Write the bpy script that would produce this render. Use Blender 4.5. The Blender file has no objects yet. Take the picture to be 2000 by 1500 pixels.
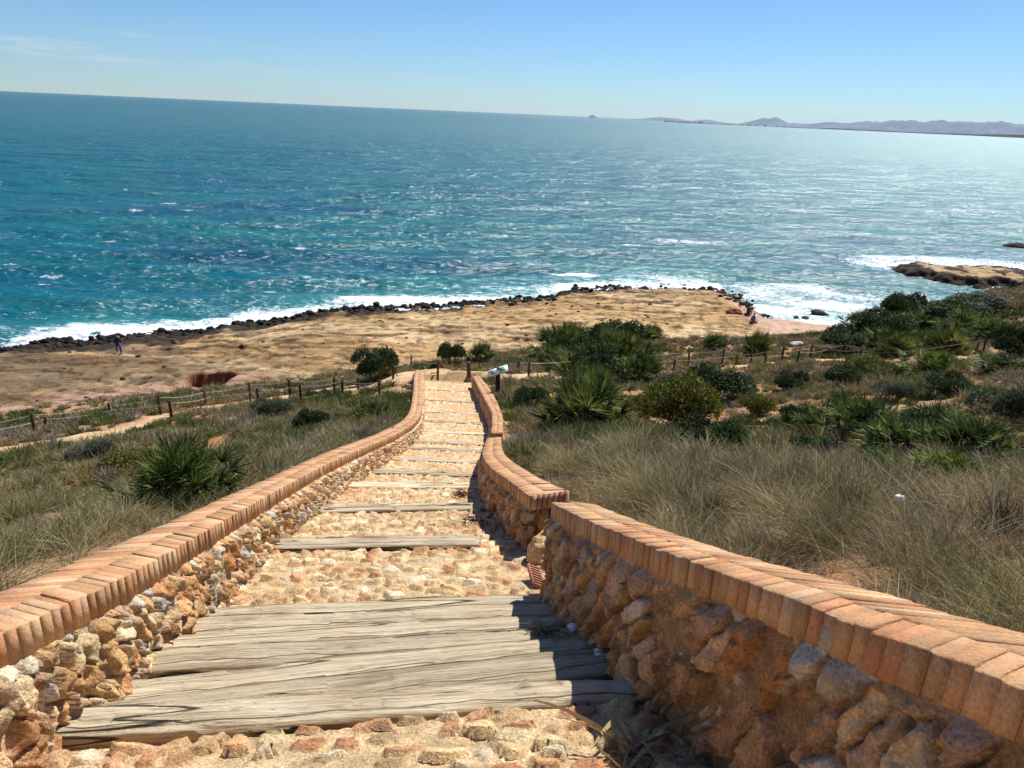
import bpy, math, random
import numpy as np
from mathutils import Vector, Matrix
R_ = math.radians
sc = bpy.context.scene
COL = sc.collection
# ------------------------------------------------------------------ camera, world, sun, exposure
H = 22.0; F = 1444.0; PIT = R_(20.1); ROL = math.atan(88/2000)
cam = bpy.data.objects.new('camera', bpy.data.cameras.new('camera')); COL.objects.link(cam)
cam.data.sensor_width = 36.0; cam.data.lens = 36.0*F/2000; cam.data.clip_start = .05; cam.data.clip_end = 120000
cam.location = (0, 0, H)
cam.matrix_world = Matrix.Translation((0, 0, H)) @ Matrix.Rotation(math.pi/2-PIT, 4, 'X') @ Matrix.Rotation(ROL, 4, 'Z')
sc.camera = cam
SUN_AZ = 37.0; SUN_EL = 54.0           # degrees to the right of the view, degrees up
W = bpy.data.worlds.new('World'); sc.world = W; W.use_nodes = True
nt = W.node_tree; nt.nodes.clear()
sky = nt.nodes.new('ShaderNodeTexSky'); sky.sky_type = 'NISHITA'; sky.sun_disc = False
sky.sun_elevation = R_(SUN_EL); sky.sun_rotation = R_(SUN_AZ)
sky.altitude = 0; sky.air_density = 1.0; sky.dust_density = 0.0; sky.ozone_density = 3.0
bg = nt.nodes.new('ShaderNodeBackground'); bg.inputs[1].default_value = 0.078
out = nt.nodes.new('ShaderNodeOutputWorld')
# thin cirrus wisps low in the sky
tc = nt.nodes.new('ShaderNodeTexCoord'); mp = nt.nodes.new('ShaderNodeMapping'); mp.inputs['Scale'].default_value = (5, 5, 70)
mp.inputs['Location'].default_value = (1.3, .4, 2.0)
nz = nt.nodes.new('ShaderNodeTexNoise'); nz.inputs['Scale'].default_value = 1.6; nz.inputs['Detail'].default_value = 6
rp = nt.nodes.new('ShaderNodeValToRGB'); rp.color_ramp.elements[0].position = .57; rp.color_ramp.elements[1].position = .74
sp = nt.nodes.new('ShaderNodeSeparateXYZ')
m1 = nt.nodes.new('ShaderNodeMapRange'); m1.inputs[1].default_value = .028; m1.inputs[2].default_value = .042
m2 = nt.nodes.new('ShaderNodeMapRange'); m2.inputs[1].default_value = .08; m2.inputs[2].default_value = .05
m3 = nt.nodes.new('ShaderNodeMapRange'); m3.inputs[1].default_value = .02; m3.inputs[2].default_value = -.35
def vm(op, a, b):
    n = nt.nodes.new('ShaderNodeMath'); n.operation = op
    for i, x in enumerate((a, b)):
        if isinstance(x, (int, float)): n.inputs[i].default_value = x
        else: nt.links.new(x, n.inputs[i])
    return n.outputs[0]
nt.links.new(tc.outputs['Generated'], mp.inputs[0]); nt.links.new(mp.outputs[0], nz.inputs[0]); nt.links.new(nz.outputs[0], rp.inputs[0])
nt.links.new(tc.outputs['Generated'], sp.inputs[0])
nt.links.new(sp.outputs[2], m1.inputs[0]); nt.links.new(sp.outputs[2], m2.inputs[0]); nt.links.new(sp.outputs[0], m3.inputs[0])
fac = vm('MULTIPLY', vm('MULTIPLY', vm('MULTIPLY', rp.outputs[0], m1.outputs[0]), m2.outputs[0]), vm('MULTIPLY', m3.outputs[0], .6))
mx = nt.nodes.new('ShaderNodeMix'); mx.data_type = 'RGBA'; mx.inputs[7].default_value = (7.0, 7.4, 8.0, 1)
hs = nt.nodes.new('ShaderNodeHueSaturation'); hs.inputs['Saturation'].default_value = 1.0; nt.links.new(sky.outputs[0], hs.inputs['Color'])
tn = nt.nodes.new('ShaderNodeMix'); tn.data_type = 'RGBA'; tn.blend_type = 'MULTIPLY'; tn.inputs[0].default_value = 1; tn.inputs[7].default_value = (.60, .83, 1.12, 1)
nt.links.new(hs.outputs[0], tn.inputs[6]); nt.links.new(tn.outputs[2], mx.inputs[6]); nt.links.new(fac, mx.inputs[0])
nt.links.new(mx.outputs[2], bg.inputs[0]); nt.links.new(bg.outputs[0], out.inputs[0])
sun = bpy.data.objects.new('sun', bpy.data.lights.new('sun', 'SUN')); COL.objects.link(sun)
sun.data.energy = 4.9; sun.data.angle = R_(.53); sun.data.color = (1, .955, .88)
sd = Vector((math.sin(R_(SUN_AZ))*math.cos(R_(SUN_EL)), math.cos(R_(SUN_AZ))*math.cos(R_(SUN_EL)), math.sin(R_(SUN_EL))))
sun.rotation_euler = sd.to_track_quat('Z', 'Y').to_euler(); sun.location = (20, 20, 60)
sc.view_settings.view_transform = 'Standard'; sc.view_settings.look = 'None'
sc.view_settings.exposure = 0.4; sc.view_settings.gamma = 1.0
sc.cycles.max_bounces = 6; sc.cycles.transparent_max_bounces = 6; sc.cycles.volume_bounces = 0
sc.cycles.caustics_reflective = False; sc.cycles.caustics_refractive = False

# ------------------------------------------------------------------ numeric helpers
def rng(s): return np.random.default_rng(s)
def lin(r, g, b):
    f = lambda c: (c/255/12.92) if c <= 10 else ((c/255+.055)/1.055)**2.4
    return np.array([f(r), f(g), f(b)])
def sm(x, a=0., b=1.):
    t = np.clip((x-a)/(b-a), 0, 1); return t*t*(3-2*t)
def hsh(ix, iy, seed, k=0):
    n = (ix.astype(np.int64)*374761393 + iy.astype(np.int64)*668265263 + seed*1442695041 + k*1013904223) & 0xffffffff
    n = ((n ^ (n >> 13))*1274126177) & 0xffffffff
    n = ((n ^ (n >> 16))*2246822519) & 0xffffffff
    return ((n ^ (n >> 15)) & 0xffffff)/16777215.0
def vn(x, y, seed=0):
    x = np.asarray(x, float); y = np.asarray(y, float)
    ix = np.floor(x); iy = np.floor(y); fx = x-ix; fy = y-iy; ix = ix.astype(np.int64); iy = iy.astype(np.int64)
    fx = fx*fx*(3-2*fx); fy = fy*fy*(3-2*fy)
    a = hsh(ix, iy, seed); b = hsh(ix+1, iy, seed); c = hsh(ix, iy+1, seed); d = hsh(ix+1, iy+1, seed)
    return (a*(1-fx)+b*fx)*(1-fy)+(c*(1-fx)+d*fx)*fy
def fbm(x, y, seed=0, o=4):
    s = 0.; a = .5; t = 0.
    for i in range(o):
        s = s+a*vn(x*2**i+17.3*i, y*2**i-9.1*i, seed+i); t += a; a *= .5
    return s/t
def cells(u, v, seed, jit=.85):
    """cellular noise: border distance, offset to the cell point, three random numbers per cell"""
    iu = np.floor(u).astype(np.int64); iv = np.floor(v).astype(np.int64)
    f1 = np.full(u.shape, 9.); f2 = np.full(u.shape, 9.)
    du = np.zeros(u.shape); dv = np.zeros(u.shape); ci = np.zeros(u.shape, np.int64); cj = np.zeros(u.shape, np.int64)
    for a in (-1, 0, 1):
        for b in (-1, 0, 1):
            px = iu+a+.5+jit*(hsh(iu+a, iv+b, seed, 1)-.5); py = iv+b+.5+jit*(hsh(iu+a, iv+b, seed, 2)-.5)
            d = np.hypot(u-px, v-py); n = d < f1
            f2 = np.where(n, f1, np.minimum(f2, d)); f1 = np.where(n, d, f1)
            du = np.where(n, u-px, du); dv = np.where(n, v-py, dv); ci = np.where(n, iu+a, ci); cj = np.where(n, iv+b, cj)
    return (f2-f1)/2, du, dv, [hsh(ci, cj, seed, 10+k) for k in range(5)]

def mk(name, V, Fc, mats, col=None, parent=None, smooth=False, mi=None, uv=None, attrs=None, loc=None):
    V = np.asarray(V, np.float32).reshape(-1, 3); Fc = np.asarray(Fc, np.int32)
    me = bpy.data.meshes.new(name); n = len(Fc); k = Fc.shape[1]
    if loc is not None: V = V-np.asarray(loc, np.float32)
    me.vertices.add(len(V)); me.vertices.foreach_set('co', V.ravel())
    me.loops.add(n*k); me.loops.foreach_set('vertex_index', Fc.ravel())
    me.polygons.add(n); me.polygons.foreach_set('loop_start', np.arange(0, n*k, k, dtype=np.int32))
    try: me.polygons.foreach_set('loop_total', np.full(n, k, np.int32))
    except Exception: pass
    if smooth: me.polygons.foreach_set('use_smooth', np.ones(n, bool))
    if mi is not None: me.polygons.foreach_set('material_index', np.asarray(mi, np.int32))
    me.update(calc_edges=True); me.validate()
    for m in (mats if isinstance(mats, (list, tuple)) else [mats]): me.materials.append(m)
    if col is not None:
        a = me.attributes.new('Col', 'FLOAT_COLOR', 'POINT')
        c = np.ones((len(V), 4), np.float32); c[:, :3] = np.asarray(col).reshape(-1, 3); a.data.foreach_set('color', c.ravel())
    for kk, vv in (attrs or {}).items():
        a = me.attributes.new(kk, 'FLOAT', 'POINT'); a.data.foreach_set('value', np.asarray(vv, np.float32).ravel())
    o = bpy.data.objects.new(name, me); COL.objects.link(o)
    if loc is not None: o.location = loc
    if parent: o.parent = parent
    return o
def rebase(o, parent): o.parent = parent; return o
def tag(o, label=None, cat=None, group=None, kind=None):
    if label: o['label'] = label
    if cat: o['category'] = cat
    if group: o['group'] = group
    if kind: o['kind'] = kind
    return o
def empty(name, loc, label, cat, group=None, rz=0):
    o = bpy.data.objects.new(name, None); COL.objects.link(o); o.location = loc; o.rotation_euler = (0, 0, rz); o.empty_display_size = .2
    return tag(o, label, cat, group)
def grid_faces(nu, nv, wrap_u=False):
    i = np.arange(nu-(0 if wrap_u else 1))[:, None]; j = np.arange(nv-1)[None, :]; i2 = (i+1) % nu
    return np.stack([i*nv+j, i2*nv+j, i2*nv+j+1, i*nv+j+1], -1).reshape(-1, 4)
class MB:
    """collects quads with one colour per piece"""
    def __init__(s): s.V = []; s.F = []; s.C = []; s.n = 0
    def add(s, V, Fq, c):
        V = np.asarray(V, float).reshape(-1, 3); s.V.append(V); s.F.append(np.asarray(Fq)+s.n); s.C.append(np.broadcast_to(np.asarray(c, float), V.shape)); s.n += len(V)
    def box(s, c, size, col=(1, 1, 1), rot=None):
        h = np.array(size)/2; v = np.array([[x, y, z] for x in (-1, 1) for y in (-1, 1) for z in (-1, 1)])*h
        if rot is not None: v = v@np.array(rot.to_matrix() if hasattr(rot, 'to_matrix') else rot).T
        s.add(v+np.array(c), [[0, 1, 3, 2], [4, 6, 7, 5], [0, 4, 5, 1], [2, 3, 7, 6], [0, 2, 6, 4], [1, 5, 7, 3]], col)
    def tube(s, P, r, col=(1, 1, 1), k=8, caps=True):
        P = np.asarray(P, float); n = len(P); r = np.broadcast_to(np.asarray(r, float), (n,))
        T = np.gradient(P, axis=0); T /= np.linalg.norm(T, axis=1)[:, None]
        ref = np.array([0, 0, 1.]) if abs(T[0][2]) < .8 else np.array([1., 0, 0])
        A = np.cross(T, ref); A /= np.linalg.norm(A, axis=1)[:, None]; B = np.cross(T, A)
        a = np.linspace(0, 2*np.pi, k, endpoint=False)
        V = P[:, None]+r[:, None, None]*(np.cos(a)[None, :, None]*A[:, None]+np.sin(a)[None, :, None]*B[:, None])
        i = np.arange(n-1)[:, None]; j = np.arange(k)[None]; j2 = (j+1) % k
        Fq = np.stack([i*k+j, i*k+j2, (i+1)*k+j2, (i+1)*k+j], -1).reshape(-1, 4)
        V = V.reshape(-1, 3)
        if caps:
            V = np.vstack([V, P[0], P[-1]]); m = n*k; q = []
            for jj in range(0, k, 2):
                q.append([m, (jj+2) % k, (jj+1) % k, jj]); b = (n-1)*k; q.append([m+1, b+jj, b+(jj+1) % k, b+(jj+2) % k])
            Fq = np.vstack([Fq, q])
        s.add(V, Fq, col)
    def build(s, name, mat, parent=None, smooth=False, loc=None):
        return mk(name, np.vstack(s.V), np.vstack(s.F), mat, np.vstack(s.C), parent, smooth, loc=loc)

# ------------------------------------------------------------------ materials
def nodes(name):
    m = bpy.data.materials.new(name); m.use_nodes = True; t = m.node_tree
    return m, t, t.nodes['Principled BSDF']
def N(t, typ, ins=None, **kw):
    n = t.nodes.new(typ)
    for k, v in kw.items(): setattr(n, k, v)
    for k, v in (ins or {}).items():
        if isinstance(v, bpy.types.NodeSocket): t.links.new(v, n.inputs[k])
        else: n.inputs[k].default_value = v
    return n
def ramp(t, fac, stops):
    n = t.nodes.new('ShaderNodeValToRGB'); t.links.new(fac, n.inputs[0]); e = n.color_ramp.elements
    while len(e) < len(stops): e.new(.5)
    for i, (p, c) in enumerate(stops):
        e[i].position = p; e[i].color = (c, c, c, 1) if isinstance(c, (int, float)) else tuple(c)+(1,)
    return n.outputs[0]
def mul(t, a, b, f=1.0, mode='MULTIPLY'):
    n = N(t, 'ShaderNodeMix', data_type='RGBA', blend_type=mode); n.inputs[0].default_value = f
    for i, x in ((6, a), (7, b)):
        if isinstance(x, bpy.types.NodeSocket): t.links.new(x, n.inputs[i])
        else: n.inputs[i].default_value = tuple(x)+(1,)
    return n.outputs[2]
def vmat(name, rough=.9, mott=(4., .75, 1.25), fine=(60., .8, 1.2), bump=((30., .02), (150., .006)), spec=.25, trans=0., sat=None):
    """albedo from the mesh's own colour attribute, mottled by two noises, with fine relief"""
    m, t, b = nodes(name)
    ca = N(t, 'ShaderNodeAttribute', attribute_name='Col'); pos = N(t, 'ShaderNodeNewGeometry').outputs['Position']
    c = ca.outputs['Color']
    for s_, lo, hi in (mott, fine):
        if s_:
            n = N(t, 'ShaderNodeTexNoise', {'Vector': pos, 'Scale': s_, 'Detail': 4.})
            c = mul(t, c, ramp(t, n.outputs[0], [(.3, lo), (.7, hi)]))
    t.links.new(c, b.inputs['Base Color'])
    nrm = None
    for s_, d in bump:
        n = N(t, 'ShaderNodeTexNoise', {'Vector': pos, 'Scale': s_, 'Detail': 5., 'Roughness': .6})
        ins = {'Height': n.outputs[0], 'Distance': d, 'Strength': 1.}
        if nrm: ins['Normal'] = nrm
        nrm = N(t, 'ShaderNodeBump', ins).outputs[0]
    if nrm: t.links.new(nrm, b.inputs['Normal'])
    b.inputs['Roughness'].default_value = rough; b.inputs['Specular IOR Level'].default_value = spec
    if trans:
        tr = N(t, 'ShaderNodeBsdfTranslucent', {'Color': c}); ms = N(t, 'ShaderNodeMixShader', {0: trans, 1: b.outputs[0], 2: tr.outputs[0]})
        t.links.new(ms.outputs[0], t.nodes['Material Output'].inputs[0])
    return m
M_stone = vmat('limestone', .92, (9., .72, 1.2), (70., .62, 1.25), ((18., .03), (90., .012)))
M_brick = vmat('clay_brick', .85, (5., .76, 1.14), (90., .74, 1.18), ((60., .006), (250., .002)))
M_soil = vmat('sandy_soil', .95, (1.3, .75, 1.2), (22., .7, 1.25), ((5., .08), (40., .03)), .1)
M_shelf = vmat('shore_limestone', .9, (.9, .72, 1.2), (5., .78, 1.16), ((2., .14), (9., .04)), .2)
M_leaf = vmat('foliage', .6, (0, 1, 1), (0, 1, 1), (), .3, .25)
M_grass = vmat('dry_grass_blades', .7, (0, 1, 1), (0, 1, 1), (), .2, .2)
M_paint = vmat('plain_coloured', .7, (0, 1, 1), (0, 1, 1), (), .3)
M_cloth = vmat('cloth', .9, (0, 1, 1), (30., .85, 1.15), ((60., .01),), .1)
M_oldwood = vmat('post_wood', .85, (6., .7, 1.2), (40., .7, 1.2), ((40., .01),), .2)
M_hill = vmat('far_hill_rock', .95, (.002, .8, 1.15), (.01, .8, 1.2), (), .0)

def wood_mat():
    m, t, b = nodes('weathered_sleeper_wood')
    ob = N(t, 'ShaderNodeTexCoord').outputs['Object']; rnd = N(t, 'ShaderNodeObjectInfo').outputs['Random']
    off = N(t, 'ShaderNodeCombineXYZ', {0: N(t, 'ShaderNodeMath', {0: rnd, 1: 40.}, operation='MULTIPLY').outputs[0], 1: rnd, 2: rnd}).outputs[0]
    vec = N(t, 'ShaderNodeVectorMath', {0: ob, 1: off}, operation='ADD').outputs[0]
    def st(sx, sy, sz, det=6., dist=0.):
        v = N(t, 'ShaderNodeMapping', {'Vector': vec, 'Scale': (sx, sy, sz)}).outputs[0]
        return N(t, 'ShaderNodeTexNoise', {'Vector': v, 'Scale': 1., 'Detail': det, 'Roughness': .6, 'Distortion': dist}).outputs[0]
    grain = st(1.5, 38, 38, 6, .6); big = st(.9, 5, 5, 3, .4); ck = st(.22, 5, 5, 2, .12); fin = st(8, 160, 160, 3)
    c = ramp(t, grain, [(.25, lin(160, 138, 104)), (.45, lin(218, 200, 168)), (.62, lin(236, 220, 190)), (.8, lin(200, 176, 138))])
    c = mul(t, c, ramp(t, rnd, [(0., .66), (1., 1.1)]))
    c = mul(t, c, ramp(t, big, [(.3, .72), (.55, 1.05), (.75, .88)]))
    c = mul(t, c, ramp(t, fin, [(.3, .82), (.7, 1.12)]))
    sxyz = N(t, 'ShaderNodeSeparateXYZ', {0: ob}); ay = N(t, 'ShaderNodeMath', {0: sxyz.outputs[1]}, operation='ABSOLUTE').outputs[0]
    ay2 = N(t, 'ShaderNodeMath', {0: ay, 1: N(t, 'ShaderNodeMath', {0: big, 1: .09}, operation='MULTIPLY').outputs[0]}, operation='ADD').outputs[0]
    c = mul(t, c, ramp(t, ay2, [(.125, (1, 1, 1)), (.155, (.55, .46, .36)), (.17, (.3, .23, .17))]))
    c = mul(t, c, N(t, 'ShaderNodeObjectInfo').outputs['Color'])
    lc = N(t, 'ShaderNodeMath', {0: sxyz.outputs[1], 1: N(t, 'ShaderNodeMath', {0: st(1.1, .2, .2, 3, .2), 1: .16}, operation='MULTIPLY').outputs[0]}, operation='ADD').outputs[0]
    c = mul(t, c, ramp(t, N(t, 'ShaderNodeMath', {0: lc, 1: N(t, 'ShaderNodeMapRange', {0: rnd, 3: .02, 4: .12}).outputs[0]}, operation='SUBTRACT').outputs[0], [(.0, 1.), (.002, .15), (.007, .12), (.011, 1.)]))
    crack = ramp(t, ck, [(.49, 1.), (.497, .1), (.503, .1), (.51, 1.)])
    ck2 = ramp(t, st(.7, 16, 16, 2, .3), [(.49, 1.), (.499, .5), (.508, 1.)])
    c = mul(t, c, crack); c = mul(t, c, ck2)
    kn = N(t, 'ShaderNodeTexVoronoi', {'Vector': N(t, 'ShaderNodeMapping', {'Vector': vec, 'Scale': (2.2, 7, 3)}).outputs[0], 'Scale': 1.})
    c = mul(t, c, ramp(t, kn.outputs[0], [(.03, .25), (.09, .8), (.16, 1.)]))
    t.links.new(c, b.inputs['Base Color']); b.inputs['Roughness'].default_value = .88; b.inputs['Specular IOR Level'].default_value = .2
    b1 = N(t, 'ShaderNodeBump', {'Height': grain, 'Distance': .02, 'Strength': 1.}).outputs[0]
    b2 = N(t, 'ShaderNodeBump', {'Height': crack, 'Distance': .02, 'Strength': 1., 'Normal': b1}).outputs[0]
    b3 = N(t, 'ShaderNodeBump', {'Height': fin, 'Distance': .005, 'Strength': 1., 'Normal': b2}).outputs[0]
    t.links.new(b3, b.inputs['Normal'])
    return m
M_wood = wood_mat()

# ------------------------------------------------------------------ pixel -> point helper (photo pixels on 2000x1500, used to read off real places)
def ray(x, y):
    u = x-1000.; v = 750.-y
    a = u*math.cos(ROL)-v*math.sin(ROL); b = u*math.sin(ROL)+v*math.cos(ROL)
    return np.array([a, F*math.cos(PIT)+b*math.sin(PIT), -F*math.sin(PIT)+b*math.cos(PIT)])/F
def plane(x, y, z): r = ray(x, y); return r*((z-H)/r[2])+np.array([0, 0, H])
# ------------------------------------------------------------------ the stairway's plan and profile (metres below the camera)
CY = [-3, 2.5, 4.6, 6.3, 8.7, 12, 22.5, 32, 38.5, 45]; CX = [.45, -.45, -.69, -1.06, -1.3, -1.57, -2, -2.9, -3.6, -4.3]
KY = [0, 3, 6, 8.5, 11, 14]; KK = [.19, .18, .11, .12, .06, 0]
SQ = [-6, -3, 0, 2.5, 4.9, 8.7, 12.9, 17.6, 21.9, 24.6, 27, 30.3, 33.6, 38.5, 45]
SH = [-.8, .42, 1.5, 2.55, 3.55, 5.0, 6.65, 8.4, 9.83, 10.6, 11.23, 12.06, 12.8, 13.86, 15.7]
def Qf(X, Y): return Y-np.interp(Y, KY, KK)*(X-np.interp(Y, CY, CX))
def stair_z(X, Y): return H-np.interp(Qf(X, Y), SQ, SH)
WL = dict(I=[(-1.75, -2.5, -.0), (-1.88, 0, -1.0), (-1.95, 2.2, -1.93), (-1.96, 2.66, -2.11), (-1.99, 2.99, -2.25), (-2.02, 3.44, -2.43), (-2.13, 4.29, -2.78), (-2.21, 5.0, -3.06), (-2.31, 6.29, -3.55), (-2.46, 7.87, -4.17), (-2.57, 9.11, -4.65), (-2.66, 11.11, -5.43), (-2.71, 13.32, -6.27), (-2.72, 15.65, -7.14), (-2.79, 19.6, -8.53), (-2.96, 22.37, -9.44), (-3.21, 24.74, -10.11), (-3.72, 28.76, -11.15), (-4.46, 34.53, -12.49), (-4.85, 37.6, -13.2)],
          O=[(-2.15, -2.5, .0), (-2.28, 0, -1.0), (-2.36, 2.3, -1.97), (-2.37, 2.9, -2.24), (-2.41, 3.17, -2.35), (-2.46, 3.68, -2.56), (-2.51, 4.26, -2.79), (-2.56, 4.92, -3.05), (-2.63, 5.93, -3.42), (-2.7, 6.9, -3.8), (-2.8, 7.97, -4.22), (-2.97, 9.67, -4.89), (-3.08, 11.4, -5.54), (-3.13, 13.47, -6.32), (-3.15, 15.93, -7.24), (-3.24, 20.25, -8.75), (-3.4, 22.64, -9.51), (-3.63, 24.89, -10.15), (-4.05, 28.28, -11.03), (-4.42, 31.2, -11.75), (-4.87, 34.39, -12.46), (-5.25, 37.6, -13.2)])
W1 = dict(I=[(2.1, -2.5, .4), (1.48, 0, -.55), (1.12, 1.28, -1.1), (1.06, 1.44, -1.18), (1.0, 1.68, -1.28), (.92, 1.97, -1.41), (.84, 2.34, -1.58), (.77, 2.55, -1.67), (.7, 2.82, -1.8), (.62, 3.22, -1.97), (.54, 3.62, -2.15), (.44, 4.07, -2.36), (.33, 4.87, -2.71)],
          O=[(2.5, -2.4, .4), (1.87, .15, -.6), (1.48, 1.4, -1.14), (1.41, 1.66, -1.25), (1.34, 1.81, -1.31), (1.27, 2.02, -1.41), (1.18, 2.29, -1.53), (1.13, 2.49, -1.62), (1.05, 2.69, -1.71), (1.0, 2.86, -1.79), (.93, 3.21, -1.95), (.87, 3.54, -2.1), (.81, 3.91, -2.27), (.74, 4.4, -2.49), (.66, 4.93, -2.73)])
W2 = dict(I=[(.21, 6.24, -3.39), (.11, 6.8, -3.61), (-.01, 7.52, -3.88), (-.18, 8.29, -4.18), (-.35, 9.75, -4.76), (-.45, 11.31, -5.39), (-.5, 13.33, -6.2), (-.53, 14.8, -6.8), (-.53, 16.25, -7.34)],
          O=[(.57, 6.38, -3.42), (.38, 7.18, -3.74), (.2, 8.14, -4.1), (.04, 9.42, -4.62), (-.07, 10.68, -5.13), (-.14, 12.64, -5.93), (-.18, 14.8, -6.8), (-.2, 16.3, -7.36)])
W3 = dict(I=[(-.47, 16.6, -7.36), (-.52, 19.4, -8.4), (-.64, 23.3, -9.6), (-.9, 26.0, -10.35), (-1.34, 29.9, -11.35), (-2.0, 35.3, -12.6)],
          O=[(-.18, 16.6, -7.36), (-.2, 19.0, -8.25), (-.27, 22.6, -9.4), (-.56, 26.8, -10.55), (-1.0, 31.0, -11.6), (-1.66, 35.4, -12.6)])
_l = np.array(WL['I']); _r = np.array(W1['I']+W2['I']+W3['I'])
def XL(Y): return np.interp(Y, _l[:, 1], _l[:, 0])
def XR(Y): return np.interp(Y, _r[:, 1], _r[:, 0])
# ------------------------------------------------------------------ land form
def Yb(X): return 46.7+.55*(X+35)                      # foot of the slope
GD = [-60, 0, 4, 25.8, 39.7, 51.4, 59.6, 64.3, 72, 100]; GZ = [-18, 0, 1.0, 7.1, 10.4, 14.3, 17.5, 19.45, 22.3, 33]
YE_X = [-200, 25, 27.5, 30, 34, 38, 60, 75, 140]; YE_Y = [500, 120, 84, 74.5, 71, 70.5, 71, 78, 95]
def dland(X, Y): return Yb(X)-Y-7*sm(X, 12, 22)*(1-sm(X, 31, 37))*sm(Y, 52, 72)
def land_z(X, Y):
    d = dland(X, Y)
    z = 1+np.interp(d, GD, GZ)
    z = z+1.2*sm(X, 33, 48)*sm(Y, 42, 66)-1.5*sm(X, 0, 7)*(1-sm(X, 30, 44))*(1-sm(Y, 46, 64))
    rgh = sm(d, -2, 3)
    z = z+rgh*((fbm(X*.12, Y*.12, 3, 3)-.5)*1.0+(fbm(X*.7, Y*.7, 9, 3)-.5)*.28)
    ye = np.interp(X, YE_X, YE_Y)+(fbm(X*.25, X*0, 5, 3)-.5)*3
    z = np.where(Y > ye, np.maximum(z-1.5*(Y-ye)-(Y > ye)*.0, -2.5), z)
    return z
def ground_z(X, Y):
    X = np.asarray(X, float); Y = np.asarray(Y, float)
    z = land_z(X, Y); xl = XL(Y)-.42; xr = XR(Y)+.42
    cx = np.interp(Y, CY, CX); base = stair_z(cx, Y)
    yl = 1-sm(Y, 38, 42)
    lsg = np.clip(xl-X, 0, None); rsg = np.clip(X-xr, 0, None)
    wl = (1-sm(lsg, .2, 3.2))*yl; wr = (1-sm(rsg, .2, 3.0))*yl
    zl = base+.22+(fbm(X*1.3, Y*1.3, 21, 2)-.5)*.15; zr = base+.38+(fbm(X*1.3, Y*1.3, 22, 2)-.5)*.15
    z = np.where(X < cx, z*(1-wl)+zl*wl, z*(1-wr)+zr*wr)
    ins = (X > xl+.2) & (X < xr-.2) & (Y < 37.8)
    z = np.where(ins, base-.55, z)
    return z
def at(px, py, fn=None):
    r = ray(px, py); t = np.geomspace(1.2, 140, 4000); P = r[None]*t[:, None]; g = (fn or ground_z)(P[:, 0], P[:, 1])
    k = np.argmax(P[:, 2]+H <= g); p = P[k]; return np.array([p[0], p[1], g[k]])
def path_strip(pts):
    return np.array([at(*p) for p in pts])
LP = path_strip([(0, 885), (100, 862), (200, 846), (330, 815), (470, 790), (600, 770), (690, 757), (760, 745)])
RP = path_strip([(985, 742), (1060, 736), (1180, 733), (1310, 728), (1450, 716), (1600, 705), (1720, 702), (1850, 700), (1960, 690)])
MP = np.array([(-4.0, 36.5), (-4.6, 39.5), (-4.5, 43), (-5.5, 47), (-6.5, 53)])
def dist_poly(X, Y, P):
    d = np.full(np.shape(X), 99.)
    for a, b in zip(P[:-1], P[1:]):
        ax, ay = a[0], a[1]; vx, vy = b[0]-ax, b[1]-ay; t = np.clip(((X-ax)*vx+(Y-ay)*vy)/(vx*vx+vy*vy), 0, 1)
        d = np.minimum(d, np.hypot(X-ax-t*vx, Y-ay-t*vy))
    return d
LPx = np.vstack([LP, [[-5.5, 41, 0]]]); RPx = np.vstack([[[-3.5, 41, 0]], RP])
def path_d(X, Y): return np.minimum(np.minimum(dist_poly(X, Y, LPx), dist_poly(X, Y, RPx)), dist_poly(X, Y, MP)-.4)

# ground mesh
gx = np.concatenate([np.arange(-110, -30, 1.2), np.arange(-30, -12, .4), np.arange(-12, 12, .16), np.arange(12, 62, .4), np.arange(62, 140, 2.)])
gy = np.concatenate([np.arange(-40, -3, 1.5), np.arange(-3, 20, .16), np.arange(20, 50, .3), np.arange(50, 125, .5)])
X, Y = np.meshgrid(gx, gy, indexing='ij'); pd = path_d(X, Y); Z = ground_z(X, Y)
Zs = Z-.05*sm(.9-pd, 0, .5)
d_ = Yb(X)-Y
soil = lin(204, 164, 124); red = lin(186, 122, 82); sand = lin(226, 188, 140); tan = lin(200, 170, 128)
w1 = sm(fbm(X*.35, Y*.35, 31, 4), .42, .62)[..., None]; w2 = sm(1.15-pd+(fbm(X*1.5, Y*1.5, 33, 3)-.5)*.9, -.2, .25)[..., None]
C = soil*(1-w1*.6)+red*w1*.6
ye = np.interp(X, YE_X, YE_Y); cl = (sm(Y-ye, -4, .5)*(X > 26))[..., None]; C = C*(1-cl*.7)+lin(190, 96, 54)*cl*.7
gs = sm(fbm(X*.9, Y*.9, 36, 4), .5, .75)[..., None]*.35; C = C*(1-gs)+lin(150, 138, 110)*gs
C = C*(1-w2)+sand*w2; C = C*.86
ground = mk('ground', np.stack([X, Y, Zs], -1), grid_faces(len(gx), len(gy)), M_soil, C, smooth=True); tag(ground, kind='structure')

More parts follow.
